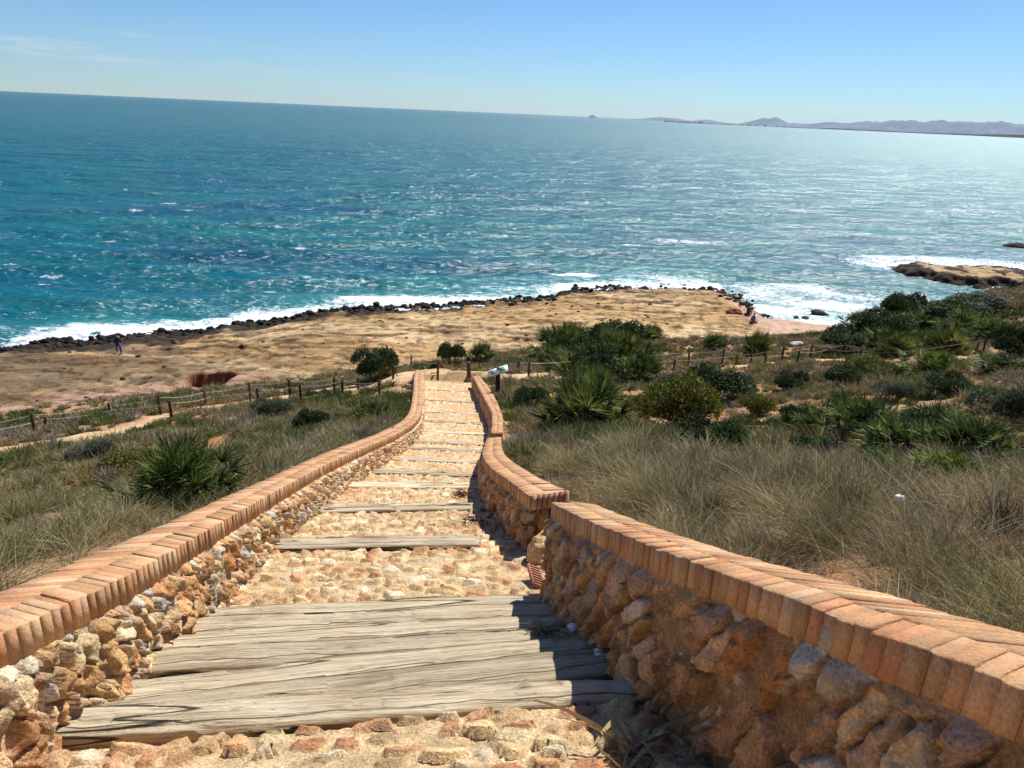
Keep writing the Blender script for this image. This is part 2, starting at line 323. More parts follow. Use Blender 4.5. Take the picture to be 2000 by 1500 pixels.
# footpaths: trodden sand sheets draped a few centimetres over the soil
def strip(name, P, half, lift=.03):
    P = np.asarray(P)[:, :2]; L = np.concatenate([[0], np.cumsum(np.hypot(*np.diff(P, axis=0).T))]); s = np.arange(0, L[-1], .3)
    cx = np.interp(s, L, P[:, 0]); cy = np.interp(s, L, P[:, 1])
    cx = np.convolve(np.pad(cx, 6, 'edge'), np.ones(13)/13, 'valid'); cy = np.convolve(np.pad(cy, 6, 'edge'), np.ones(13)/13, 'valid')
    tx = np.gradient(cx); ty = np.gradient(cy); l = np.hypot(tx, ty); nx, ny = -ty/l, tx/l
    w = half*(1+.35*(fbm(s*.6, s*0, 44, 3)-.5)); t = np.linspace(-1, 1, 9)
    X = cx[:, None]+nx[:, None]*w[:, None]*t; Y = cy[:, None]+ny[:, None]*w[:, None]*t
    Z = ground_z(X, Y)+np.where(np.abs(t) > .95, -.12, lift-.02*np.abs(t))[None]
    k = fbm(X*2, Y*2, 45, 3)[..., None]
    o = mk(name, np.stack([X, Y, Z], -1), grid_faces(len(s), 9), M_soil, lin(232, 196, 150)*(.75+.3*k), smooth=True)
    return tag(o, kind='structure')
strip('footpath', LPx, .95); strip('footpath', RPx, .95)

# ------------------------------------------------------------------ rock shelf and shore
SP = [(-300, 735), (0, 682), (60, 672), (100, 664), (200, 657), (300, 647), (400, 640), (460, 630), (540, 624), (600, 612), (680, 600), (760, 598), (850, 593), (950, 586), (1050, 580), (1100, 574), (1130, 564), (1200, 558), (1300, 557), (1400, 561), (1420, 577), (1455, 597), (1480, 612), (1560, 622), (1620, 628), (1700, 632)]
SW = np.array([plane(x, y, .35) for x, y in SP]); SW = SW[np.argsort(SW[:, 0])]
def shore(X): return np.interp(X+(fbm(X*.5, X*0+9, 83, 3)-.5)*3, SW[:, 0], SW[:, 1])+(fbm(X*.9, X*0+4, 84, 3)-.5)*1.6
HOL = plane(415, 742, 1.2)
def shelf_z(X, Y):
    j = (fbm(X*.35, Y*.35, 51, 3)-.5)*2.2+(fbm(X*1.6, Y*1.6, 52, 3)-.5)*1.2
    s = (shore(X)-Y)*.85+j
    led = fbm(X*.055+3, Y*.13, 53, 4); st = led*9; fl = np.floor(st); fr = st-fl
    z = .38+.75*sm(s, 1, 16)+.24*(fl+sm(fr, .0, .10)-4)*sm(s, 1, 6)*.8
    z = z+(fbm(X*1.1, Y*1.1, 54, 4)-.5)*.22+(fbm(X*4, Y*4, 55, 3)-.5)*.03
    b, du, dv, r = cells(X*.16+fbm(X*.5, Y*.5, 56, 3)*1.2, Y*.32+fbm(X*.5, Y*.5, 57, 3)*1.2, 58)
    cm = sm(vn(X*.07, Y*.1, 81), .35, .6); z = z-.16*(1-sm(b, .0, .03))*(.25+.75*cm)
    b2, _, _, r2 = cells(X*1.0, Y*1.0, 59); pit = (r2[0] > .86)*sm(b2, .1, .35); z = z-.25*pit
    # the undercut hollow
    hx, hy = HOL[0], HOL[1]
    n = (Y-hy-.25*(X-hx)*.55+(fbm(X*1.4, X*0, 60, 2)-.5)*1.0)
    inx = sm(X, hx-1.7, hx-1.3)*(1-sm(X, hx+1.3, hx+1.9))
    z = z-(1.5*(1-sm(n, 0, .10))*sm(n, -3.4, -.2)*inx)+.1*inx*sm(n, 0, .2)*(1-sm(n, .5, 3))
    # edge lumps, then the drop into the sea
    e = sm(s, -1.2, .4)*(1-sm(s, 1.5, 4.5)); b3, _, _, r3 = cells(X*1.9, Y*1.9, 61); z = z+e*(sm(b3, 0, .3)*(.03+.3*r3[0]**3)-.14)
    cove = sm(X, 25.5, 28.5); zb = np.interp(s, [-6, 0, 6, 14], [-.6, .02, .55, 1.1])+(fbm(X*3, Y*3, 62, 2)-.5)*.04
    z = z*(1-cove)+zb*cove
    z = np.where(s < 0, z+s*(1.1*(1-cove)+.1), z)
    return z, s, r, cove, fr, r2[0], pit, b, e
sx = np.concatenate([np.arange(-110, -52, .8), np.arange(-52, 40, .17)]); 
v = np.linspace(0, 1, 300)
X = np.repeat(sx[:, None], 300, 1); y0 = (Yb(sx)-5-8*sm(sx, 12, 20))[:, None]; y1 = (shore(sx)+5)[:, None]; Y = y0+(y1-y0)*v[None]
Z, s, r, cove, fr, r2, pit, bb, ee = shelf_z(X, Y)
tanc = lin(218, 186, 138); och = lin(200, 162, 110); grey = lin(112, 96, 78); dark = lin(46, 42, 36); pink = lin(206, 172, 146)
m1_ = sm(fbm(X*.11, Y*.2, 63, 4), .4, .62)[..., None]; C = tanc*(1-m1_)+och*m1_
wet = (sm(-X, 10, 30)*sm(fbm(X*.12, Y*.3, 64, 4), .30, .52)*.85)[..., None]; C = C*(1-wet)+grey*wet
br = (sm(fbm(X*.35, Y*.8, 67, 5), .52, .62)*.5)[..., None]; C = C*(1-br)+lin(132, 100, 62)*br
dk = (1-sm(s+(fbm(X*.4, Y*.6, 65, 4)-.5)*7-3.5*sm(-X, 14, 34), 1.2, 3.4))[..., None]*(1-cove[..., None]); C = C*(1-dk)+dark*dk
ck = ((1-sm(bb, 0, .05))*.6*(1-cove)*sm(vn(X*.07, Y*.1, 81), .3, .6))[..., None]; C = C*(1-ck)+lin(96, 74, 50)*ck
pk = (.8*sm(-X, 16, 26)*(1-sm(Y-Yb(X)+(fbm(X*.4, Y*.4, 87, 3)-.5)*4, .5, 3)))[..., None]; C = C*(1-pk)+lin(196, 158, 132)*pk
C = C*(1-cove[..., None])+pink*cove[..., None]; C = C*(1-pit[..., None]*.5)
C = C*.82
le = ((1-sm(np.abs(fr-.04), .02, .10))*.75*(1-cove)*sm(fbm(X*.3, Y*.3, 85, 2), .4, .6))[..., None]; C = C*(1-le)+lin(92, 70, 44)*le  # ledge edges darkened in the colour to stand for recess shade
sp = (sm(fbm(X*1.1, Y*2.0, 86, 4), .58, .64)*.7*(1-cove))[..., None]; C = C*(1-sp)+lin(88, 68, 44)*sp
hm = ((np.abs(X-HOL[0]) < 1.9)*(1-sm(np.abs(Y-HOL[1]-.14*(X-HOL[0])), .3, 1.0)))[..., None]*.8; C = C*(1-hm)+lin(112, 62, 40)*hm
wetm = np.clip(wet[..., 0]*sm(fbm(X*.25, Y*.6, 66, 3), .5, .6)+dk[..., 0]*.5, 0, 1)
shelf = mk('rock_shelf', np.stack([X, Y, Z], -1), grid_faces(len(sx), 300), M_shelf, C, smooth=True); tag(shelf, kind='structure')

# spit of rock in the sea on the right
def rock_land(name, cx, cy, a, b, h, seed, res=.25, rot=0.):
    x = np.arange(-a*1.3, a*1.3, res); y = np.arange(-b*1.5, b*1.5, res*.8); X, Y = np.meshgrid(x, y, indexing='ij')
    s = 1-np.sqrt((X/a)**2+(Y/b)**2)+(fbm(X*.25, Y*.35, seed, 4)-.5)*1.0
    led = fbm(X*.15, Y*.3, seed+3, 3)*5; z = h*sm(s, 0, .25)*.6+h*.5*(np.floor(led)+sm(led-np.floor(led), 0, .15))/3*sm(s, .05, .3)+(fbm(X*1.5, Y*1.5, seed+1, 4)-.5)*.5*sm(s, -.1, .2)-.3+np.minimum(s, 0)*4
    c = tanc*.75; k = sm(fbm(X*.5, Y*.5, seed+2, 4)+.35*(1-sm(s, .05, .35)), .42, .56)[..., None]
    C = (c*(1-k)+lin(62, 48, 36)*k)*.85
    xr = X*math.cos(rot)-Y*math.sin(rot)+cx; yr = X*math.sin(rot)+Y*math.cos(rot)+cy
    o = mk(name, np.stack([xr, yr, z], -1), grid_faces(len(x), len(y)), M_shelf, C, smooth=True); return tag(o, kind='structure')
p = plane(1905, 532, 1.0); rock_land('rock_spit', p[0]+2, p[1]+1, 16, 7, 1.3, 71, rot=-.12)

# ------------------------------------------------------------------ sea
def sea():
    az = np.radians(np.linspace(-52, 60, 760)); rr = np.concatenate([np.linspace(48, 150, 380, endpoint=False), np.geomspace(150, 900, 220, endpoint=False), np.geomspace(900, 60000, 60)])
    A, D = np.meshgrid(az, rr, indexing='ij'); X = D*np.sin(A); Y = D*np.cos(A)
    fade = 1-sm(D, 300, 900); f2 = 1-sm(D, 110, 260)
    u = X*.08-Y                                     # along the swell's travel
    ph = u+3.0*(fbm(X*.02, Y*.02, 90, 2)-.5)*2
    w = .26*np.sin(ph*2*np.pi/15)+.14*np.sin((u*.97+X*.22)*2*np.pi/10.3+1)+.07*np.sin((u-.5*X)*2*np.pi/6.1)
    w = w*(.4+1.2*fbm(X*.03, Y*.05, 91, 2))*fade
    w = w+((fbm(X*.45, Y*.8, 92, 3)-.5)*.30+(fbm(X*1.3, Y*2.0, 93, 2)-.5)*.12)*f2
    sh = shore(X)
    s = Y-np.where(X > SW[-1, 0], 84, sh); s = np.where(X > 29, np.minimum(s, 40), s)
    lace = fbm(X*.12, Y*.35, 94, 4)
    wid = fbm(X*.045, X*0+3, 98, 3)
    f = .26*(1-sm(s, 1., 5+12*wid))+.55*(1-sm(s, 3, 9+58*(lace-.3)*(.3+1.3*wid)))
    rip = .5+.5*np.sin((u+4*fbm(X*.05, Y*.05, 95, 2))*2*np.pi/9)
    f = f*(.80+.28*rip)
    # foam round the cove and the spit
    cv = np.exp(-(((X-43)/23)**2+((Y-98)/15)**2)**1.5)*(.30+.85*fbm(X*.1, Y*.25, 96, 4)); f = np.maximum(f, cv*.86)
    p = plane(1905, 525, 0.); e = np.sqrt(((X-p[0])/22)**2+((Y-p[1])/13)**2)+(lace-.5)*.5; f = np.maximum(f, .66*(1-sm(e, .7, 1.5)))
    q = plane(1330, 472, 0.); f = np.maximum(f, .75*np.exp(-(((X-q[0])/13)**2+((Y-q[1]-.1*(X-q[0]))/2.6)**2))*(.5+lace))
    q = plane(1130, 535, 0.); f = np.maximum(f, .9*np.exp(-(((X-q[0])/5)**2+((Y-q[1])/1.5)**2))*(.5+lace))
    for (qx, qy, rx, ry) in ((330, 398, 3.0, 3.0), (265, 412, 3.0, 2.2), (370, 413, 3, 1.5), (215, 467, 2.4, 2.0), (590, 481, 3, 1.6), (573, 370, 2, 2), (18, 516, 2, 1.4), (100, 538, 2.2, 1.2), (530, 565, 3, 1.3), (985, 388, 2, 2)):
        q = plane(qx, qy, 0.); f = np.maximum(f, .62*np.exp(-(((X-q[0])/rx)**2+((Y-q[1])/ry)**2)))
    cap = fbm(X*.05, Y*.22, 97, 4); f = np.maximum(f, sm(cap, .68, .80)*.5*sm(D, 100, 160)*(.4+.6*sm(X, -20, 60)))
    Z = w+np.where(s < 12, -.0, 0)+.10*np.clip(f-.5, 0, 1)*(s < 30)+0.0
    Z = np.where(s < -2.5, -.5, Z)
    shal = 1-sm(s, 2, 22); farr = sm(np.log(D), math.log(90), math.log(1200))
    m, t, b = nodes('sea_water')
    pos = N(t, 'ShaderNodeNewGeometry').outputs['Position']
    mp = lambda s_: N(t, 'ShaderNodeMapping', {'Vector': pos, 'Rotation': (0, 0, -.06), 'Scale': s_}).outputs[0]
    nz = lambda v, sc_, d=4., r_=.55, dist=0.: N(t, 'ShaderNodeTexNoise', {'Vector': v, 'Scale': sc_, 'Detail': d, 'Roughness': r_, 'Distortion': dist}).outputs[0]
    big = nz(mp((.3, 1, 1)), .05, 3); mid = nz(mp((.22, 1, 1)), .16, 4)
    c = ramp(t, big, [(.35, lin(0, 76, 98)), (.5, lin(0, 85, 98)), (.68, lin(0, 93, 98))])
    c = mul(t, c, ramp(t, mid, [(.35, .80), (.65, 1.13)]))
    sh_ = N(t, 'ShaderNodeAttribute', attribute_name='shal').outputs['Fac']
    c2 = N(t, 'ShaderNodeMix', data_type='RGBA'); t.links.new(sh_, c2.inputs[0]); t.links.new(c, c2.inputs[6]); c2.inputs[7].default_value = tuple(lin(46, 118, 122))+(1,)
    fo = N(t, 'ShaderNodeAttribute', attribute_name='foam').outputs['Fac']
    lace_n = nz(mp((.7, 1.3, 1)), 1.1, 7., .68, 1.2); l2 = nz(mp((.5, 1.2, 1)), 4.5, 5., .7, .6)
    ln = N(t, 'ShaderNodeMix', {0: .4, 2: lace_n, 3: l2}).outputs[0]
    ln = N(t, 'ShaderNodeMapRange', {0: ln, 1: .3, 2: .7, 3: .1, 4: .9}, clamp=False).outputs[0]
    add = N(t, 'ShaderNodeMath', {0: fo, 1: ln}, operation='ADD').outputs[0]
    fm = N(t, 'ShaderNodeMapRange', {0: add, 1: 1.02, 2: 1.22}).outputs[0]
    fm = N(t, 'ShaderNodeMath', {0: fm, 1: N(t, 'ShaderNodeMapRange', {0: fo, 1: .18, 2: .42}).outputs[0]}, operation='MULTIPLY').outputs[0]
    c3 = N(t, 'ShaderNodeMix', data_type='RGBA'); t.links.new(fm, c3.inputs[0]); t.links.new(c2.outputs[2], c3.inputs[6]); c3.inputs[7].default_value = (.82, .85, .86, 1)
    fa = N(t, 'ShaderNodeAttribute', attribute_name='farr').outputs['Fac']
    gl = nz(mp((.35, 1, 1)), .55, 4., .6); ro = N(t, 'ShaderNodeMapRange', {0: fa, 3: .21, 4: .40}).outputs[0]
    ro2 = N(t, 'ShaderNodeMath', {0: ro, 1: 0.}, operation='ADD').outputs[0]
    rf = N(t, 'ShaderNodeMix', {0: fm, 2: ro2, 3: .85}).outputs[0]
    n1 = nz(mp((.45, 1, 1)), .9, 6., .65); n2 = nz(mp((.5, 1, 1)), .16, 3., .5)
    def nv(v, sc_, d, amp):
        c_ = N(t, 'ShaderNodeTexNoise', {'Vector': v, 'Scale': sc_, 'Detail': d, 'Roughness': .6}).outputs['Color']
        a_ = N(t, 'ShaderNodeVectorMath', {0: c_, 1: (.5, .5, .5)}, operation='SUBTRACT').outputs[0]
        return N(t, 'ShaderNodeVectorMath', {0: a_, 1: (amp, amp, 0)}, operation='MULTIPLY').outputs[0]
    b1 = N(t, 'ShaderNodeBump', {'Height': n2, 'Distance': 1.6, 'Strength': 1.}).outputs[0]
    b2 = N(t, 'ShaderNodeBump', {'Height': n1, 'Distance': .5, 'Strength': 1., 'Normal': b1}).outputs[0]
    v1 = N(t, 'ShaderNodeVectorMath', {0: b2, 1: nv(mp((.4, 1, 1)), 2.4, 2., 2.05)}, operation='ADD').outputs[0]
    v2 = N(t, 'ShaderNodeVectorMath', {0: v1, 1: nv(mp((.3, 1, 1)), .3, 3., .6)}, operation='ADD').outputs[0]
    fn = N(t, 'ShaderNodeVectorMath', {0: v2}, operation='NORMALIZE').outputs[0]
    df = N(t, 'ShaderNodeBsdfDiffuse', {'Color': c3.outputs[2], 'Normal': b2}).outputs[0]
    gg = N(t, 'ShaderNodeBsdfGlossy', {'Color': (.88, 1, .98, 1), 'Roughness': rf, 'Normal': fn}).outputs[0]
    lw = N(t, 'ShaderNodeLayerWeight', {'Blend': .25, 'Normal': b2}).outputs['Fresnel']
    gf = N(t, 'ShaderNodeMapRange', {0: lw, 1: 0., 2: 1., 3: .09, 4: .25}).outputs[0]
    gf = N(t, 'ShaderNodeMath', {0: gf, 1: N(t, 'ShaderNodeMapRange', {0: fm, 3: 1., 4: .15}).outputs[0]}, operation='MULTIPLY').outputs[0]
    t.links.new(N(t, 'ShaderNodeMixShader', {0: gf, 1: df, 2: gg}).outputs[0], t.nodes['Material Output'].inputs[0])
    o = mk('sea', np.stack([X, Y, Z], -1), grid_faces(len(az), len(rr)), m, smooth=True, attrs={'foam': f, 'shal': shal, 'farr': farr}); tag(o, kind='structure')
sea()

# ------------------------------------------------------------------ far coast
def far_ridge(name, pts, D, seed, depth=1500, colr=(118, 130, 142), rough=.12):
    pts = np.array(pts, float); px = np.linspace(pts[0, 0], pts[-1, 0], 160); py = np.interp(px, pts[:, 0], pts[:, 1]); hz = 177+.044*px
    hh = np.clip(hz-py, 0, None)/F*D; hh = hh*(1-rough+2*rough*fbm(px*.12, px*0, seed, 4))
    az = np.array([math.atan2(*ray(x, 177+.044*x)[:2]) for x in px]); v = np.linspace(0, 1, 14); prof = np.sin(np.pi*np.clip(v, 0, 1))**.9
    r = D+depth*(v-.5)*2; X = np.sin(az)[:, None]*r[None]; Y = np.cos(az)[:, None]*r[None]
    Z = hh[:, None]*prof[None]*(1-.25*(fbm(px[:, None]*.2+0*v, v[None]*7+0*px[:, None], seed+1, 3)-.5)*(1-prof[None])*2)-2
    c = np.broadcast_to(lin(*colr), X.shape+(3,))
    o = mk(name, np.stack([X, Y, Z], -1), grid_faces(160, 14), M_hill, c, smooth=True); return tag(o, kind='structure')
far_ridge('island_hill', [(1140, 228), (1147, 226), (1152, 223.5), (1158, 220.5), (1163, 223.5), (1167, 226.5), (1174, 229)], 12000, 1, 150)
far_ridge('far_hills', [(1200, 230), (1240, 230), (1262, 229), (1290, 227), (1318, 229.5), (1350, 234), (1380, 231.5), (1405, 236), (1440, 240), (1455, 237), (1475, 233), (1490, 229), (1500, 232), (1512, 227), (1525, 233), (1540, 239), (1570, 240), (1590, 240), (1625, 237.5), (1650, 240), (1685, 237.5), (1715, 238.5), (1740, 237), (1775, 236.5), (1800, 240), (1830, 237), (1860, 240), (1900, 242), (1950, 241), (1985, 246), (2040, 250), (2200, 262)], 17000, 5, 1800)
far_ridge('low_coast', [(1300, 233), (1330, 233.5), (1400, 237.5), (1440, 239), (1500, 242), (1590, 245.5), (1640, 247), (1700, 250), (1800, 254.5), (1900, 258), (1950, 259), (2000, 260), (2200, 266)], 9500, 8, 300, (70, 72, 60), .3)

# ------------------------------------------------------------------ stairway surface (cobbles set in mortar) and its timber sleepers
SL = [(2.55+.30*i+(.075 if i == 0 else 0), .265-(.05 if i == 0 else 0), 2.6+.135*i+[.01, 0, .012, -.008, .006, -.01, 0][i]) for i in range(7)]+[(6.22, .27, 4.05), (8.45, .25, 4.93), (10.7, .25, 5.8), (12.8, .24, 6.65), (15.2, .24, 7.54), (17.6, .22, 8.4), (19.2, .24, 8.94), (21.9, .22, 9.83), (24.6, .2, 10.6), (27., .2, 11.23), (30.3, .18, 12.06), (33.6, .18, 12.8), (36.6, .18, 13.45)]
TQ = [-6, -3, 0, 2.5]; TH = [-.8, .42, 1.5, 2.57]
for i, (q, w, h) in enumerate(SL):
    TQ += [q, q+w-.02, q+w]; TH += [h+.0, h+.01, h+(.1 if i < 6 else .13)]
TQ += [39.5]; TH += [14.25]
def tread_z(X, Y): return H-np.interp(Qf(X, Y), TQ, TH)
PAL = np.array([lin(236, 210, 160), lin(226, 190, 140), lin(240, 222, 186), lin(216, 166, 120), lin(206, 148, 104), lin(230, 204, 164), lin(208, 176, 128)])
def cobbles():
    ys = [-2.6]
    while ys[-1] < 38.6: ys.append(ys[-1]+max(.012, .0033*max(ys[-1], 0)))
    ys = np.array(ys); nu = 190; u = np.linspace(0, 1, nu)
    Y = np.repeat(ys[:, None], nu, 1); xl = XL(ys)-.2; xr = XR(ys)+.28; X = xl[:, None]+(xr-xl)[:, None]*u
    wx = X+.05*(fbm(X*5, Y*5, 101, 3)-.5)*2; wy = Y+.05*(fbm(X*5, Y*5, 102, 3)-.5)*2
    b, du, dv, r = cells(wx/.15, wy/.125, 103, .8); b2, _, _, r2 = cells(wx/.05, wy/.05, 104, .9)
    dens = .78+.15*sm(Y, 4, 9); big = r[0] < dens
    shr = .035+.16*r[1]
    m = sm(b, shr, shr+.035)*big
    h = m*(.018+.028*r[2]+(du*(r[3]-.5)+dv*(r[4]-.5))*.07)+(fbm(X*30, Y*30, 105, 3)-.5)*.012+m*(fbm(X*16, Y*16, 106, 2)-.5)*.022
    m2 = sm(b2, .2, .3)*(r2[0] > .55)*(1-m); h = h+m2*.008
    q = Qf(X, Y); under = np.zeros(q.shape, bool)
    for (q0, w, hh) in SL: under |= (q > q0-.01) & (q < q0+w)
    Z = tread_z(X, Y)+np.where(under, -.06, h-.012)
    idx = (r[1]*6.99).astype(int); sc_ = PAL[idx]*(.8+.35*r[2][..., None]); mort = lin(218, 186, 142)*(.86+.28*fbm(X*9, Y*9, 107, 3)[..., None])
    idx2 = (r2[1]*6.99).astype(int); C = mort*(1-.5*m2[..., None])+PAL[idx2]*.5*m2[..., None]
    C = C*(1-m[..., None])+sc_*m[..., None]
    rd = sm(fbm(X*.8, Y*.8, 108, 3), .56, .7)[..., None]*.35; C = (C*(1-rd*.7)+lin(216, 150, 108)*rd*.7)*.92
    o = mk('stair_path', np.stack([X, Y, Z], -1), grid_faces(len(ys), nu), M_stone, C, smooth=True); tag(o, kind='structure')
cobbles()
def sleeper(q0, w, h, xa, xb, seed, thick=.15, label=''):
    L = xb-xa; ds = .02 if q0 < 9 else .06; n = max(8, int(L/ds)); g = rng(seed)
    xm = (xa+xb)/2; y = q0
    k = np.interp(q0, KY, KK); cxx = np.interp(q0, CY, CX); ym = q0+k*(xm-cxx)+w/2; ang = math.atan(k)+g.normal(0, .014)-(.05 if q0 < 2.7 else 0)
    a = np.linspace(0, 2*np.pi, 28, endpoint=False); ca, sa = np.cos(a), np.sin(a); pw = .45
    cy = np.sign(ca)*np.abs(ca)**pw*w/2; cz = np.sign(sa)*np.abs(sa)**pw*thick/2
    x = np.linspace(-L/2, L/2, n); Xx = np.repeat(x[:, None], 28, 1)
    endc = 1-.25*np.exp(-(L/2-np.abs(x))/.03)
    Y = cy[None]*endc[:, None]; Z = cz[None]*endc[:, None]
    wav = (fbm(Xx*2.2+seed*3.1, cy[None]*3+0*Xx, seed, 4)-.5); Y = Y+wav*(.085 if q0 < 6 else .05)*np.sign(cy[None]); Z = Z+(fbm(Xx*1.1+seed, cy[None]*5+0*Xx, seed+50, 4)-.5)*.035
    Z = Z-.012*(fbm(Xx*1.5, cy[None]*60+0*Xx, seed+9, 3) > .62)*(cz[None] > 0)
    Xe = Xx+np.where(np.abs(Xx) > L/2-.03, (fbm(cy[None]*30+0*Xx, cz[None]*20+0*Xx, seed+4, 2)-.5)*.05*np.sign(Xx), 0)
    V = np.stack([Xe, Y, Z], -1).reshape(-1, 3); Fq = grid_faces(n, 28); Fq = np.vstack([grid_faces(n, 28), np.stack([np.arange(n-1)*28+27, (np.arange(n-1)+1)*28+27, (np.arange(n-1)+1)*28, np.arange(n-1)*28], -1)])
    nv = len(V); V = np.vstack([V, [[-L/2, 0, 0]], [[L/2, 0, 0]]]); caps = []
    for j in range(0, 28, 2): caps += [[nv, (j+2) % 28, j+1, j], [nv+1, (n-1)*28+j, (n-1)*28+j+1, (n-1)*28+(j+2) % 28]]
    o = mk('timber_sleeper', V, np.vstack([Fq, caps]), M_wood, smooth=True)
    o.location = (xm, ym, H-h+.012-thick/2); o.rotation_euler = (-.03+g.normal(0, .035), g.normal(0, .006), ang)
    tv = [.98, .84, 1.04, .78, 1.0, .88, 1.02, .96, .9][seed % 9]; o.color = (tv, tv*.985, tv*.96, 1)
    return tag(o, label, 'timber sleeper', 'timber sleepers across the stairway')
ordn = ['widest weathered timber step, nearest the camera, with dark holes at its right end', 'second timber of the tight flight of seven, counting from the camera', 'third timber of the tight flight of seven, counting from the camera', 'middle timber of the tight flight of seven weathered steps', 'fifth timber of the tight flight of seven, with dry leaves at its right end', 'sixth timber of the tight flight of seven weathered steps', 'farthest timber of the tight flight of seven, edging the cobbles below',
        'grey timber alone between cobbles, first one beyond the tight flight, beside the wall gap', 'second single grey timber beyond the tight flight, near the dry weed', 'third single timber beyond the tight flight of seven', 'fourth single timber beyond the tight flight of seven', 'fifth single timber beyond the tight flight of seven', 'sixth single timber beyond the tight flight, beside the wall bend', 'pale single timber level with the step in the right wall', 'eighth single timber beyond the tight flight, just past the wall step', 'ninth single timber beyond the tight flight of seven', 'tenth single timber, thin dark line across the far cobbles', 'eleventh single timber near the far end of the stairs', 'thin timber across the cobbles shortly before the stair end', 'last thin timber lying aslant at the foot of the stairs']
for i, (q, w, h) in enumerate(SL):
    k = np.interp(q, KY, KK); xa = XL(q)-.08; xb = XR(q)+.1
    if i < 7: xb = XR(q+.1)+[.3, .02, -.06, .08, -.04, .06, .08][i]; xa += [.0, .1, .02, .02, -.03, .0, .0][i]
    if i == 7: xb = -.24
    if i == 19: xb = -2.6
    sleeper(q, w, h, xa, xb, 200+i, .15 if i else .17, ordn[i])

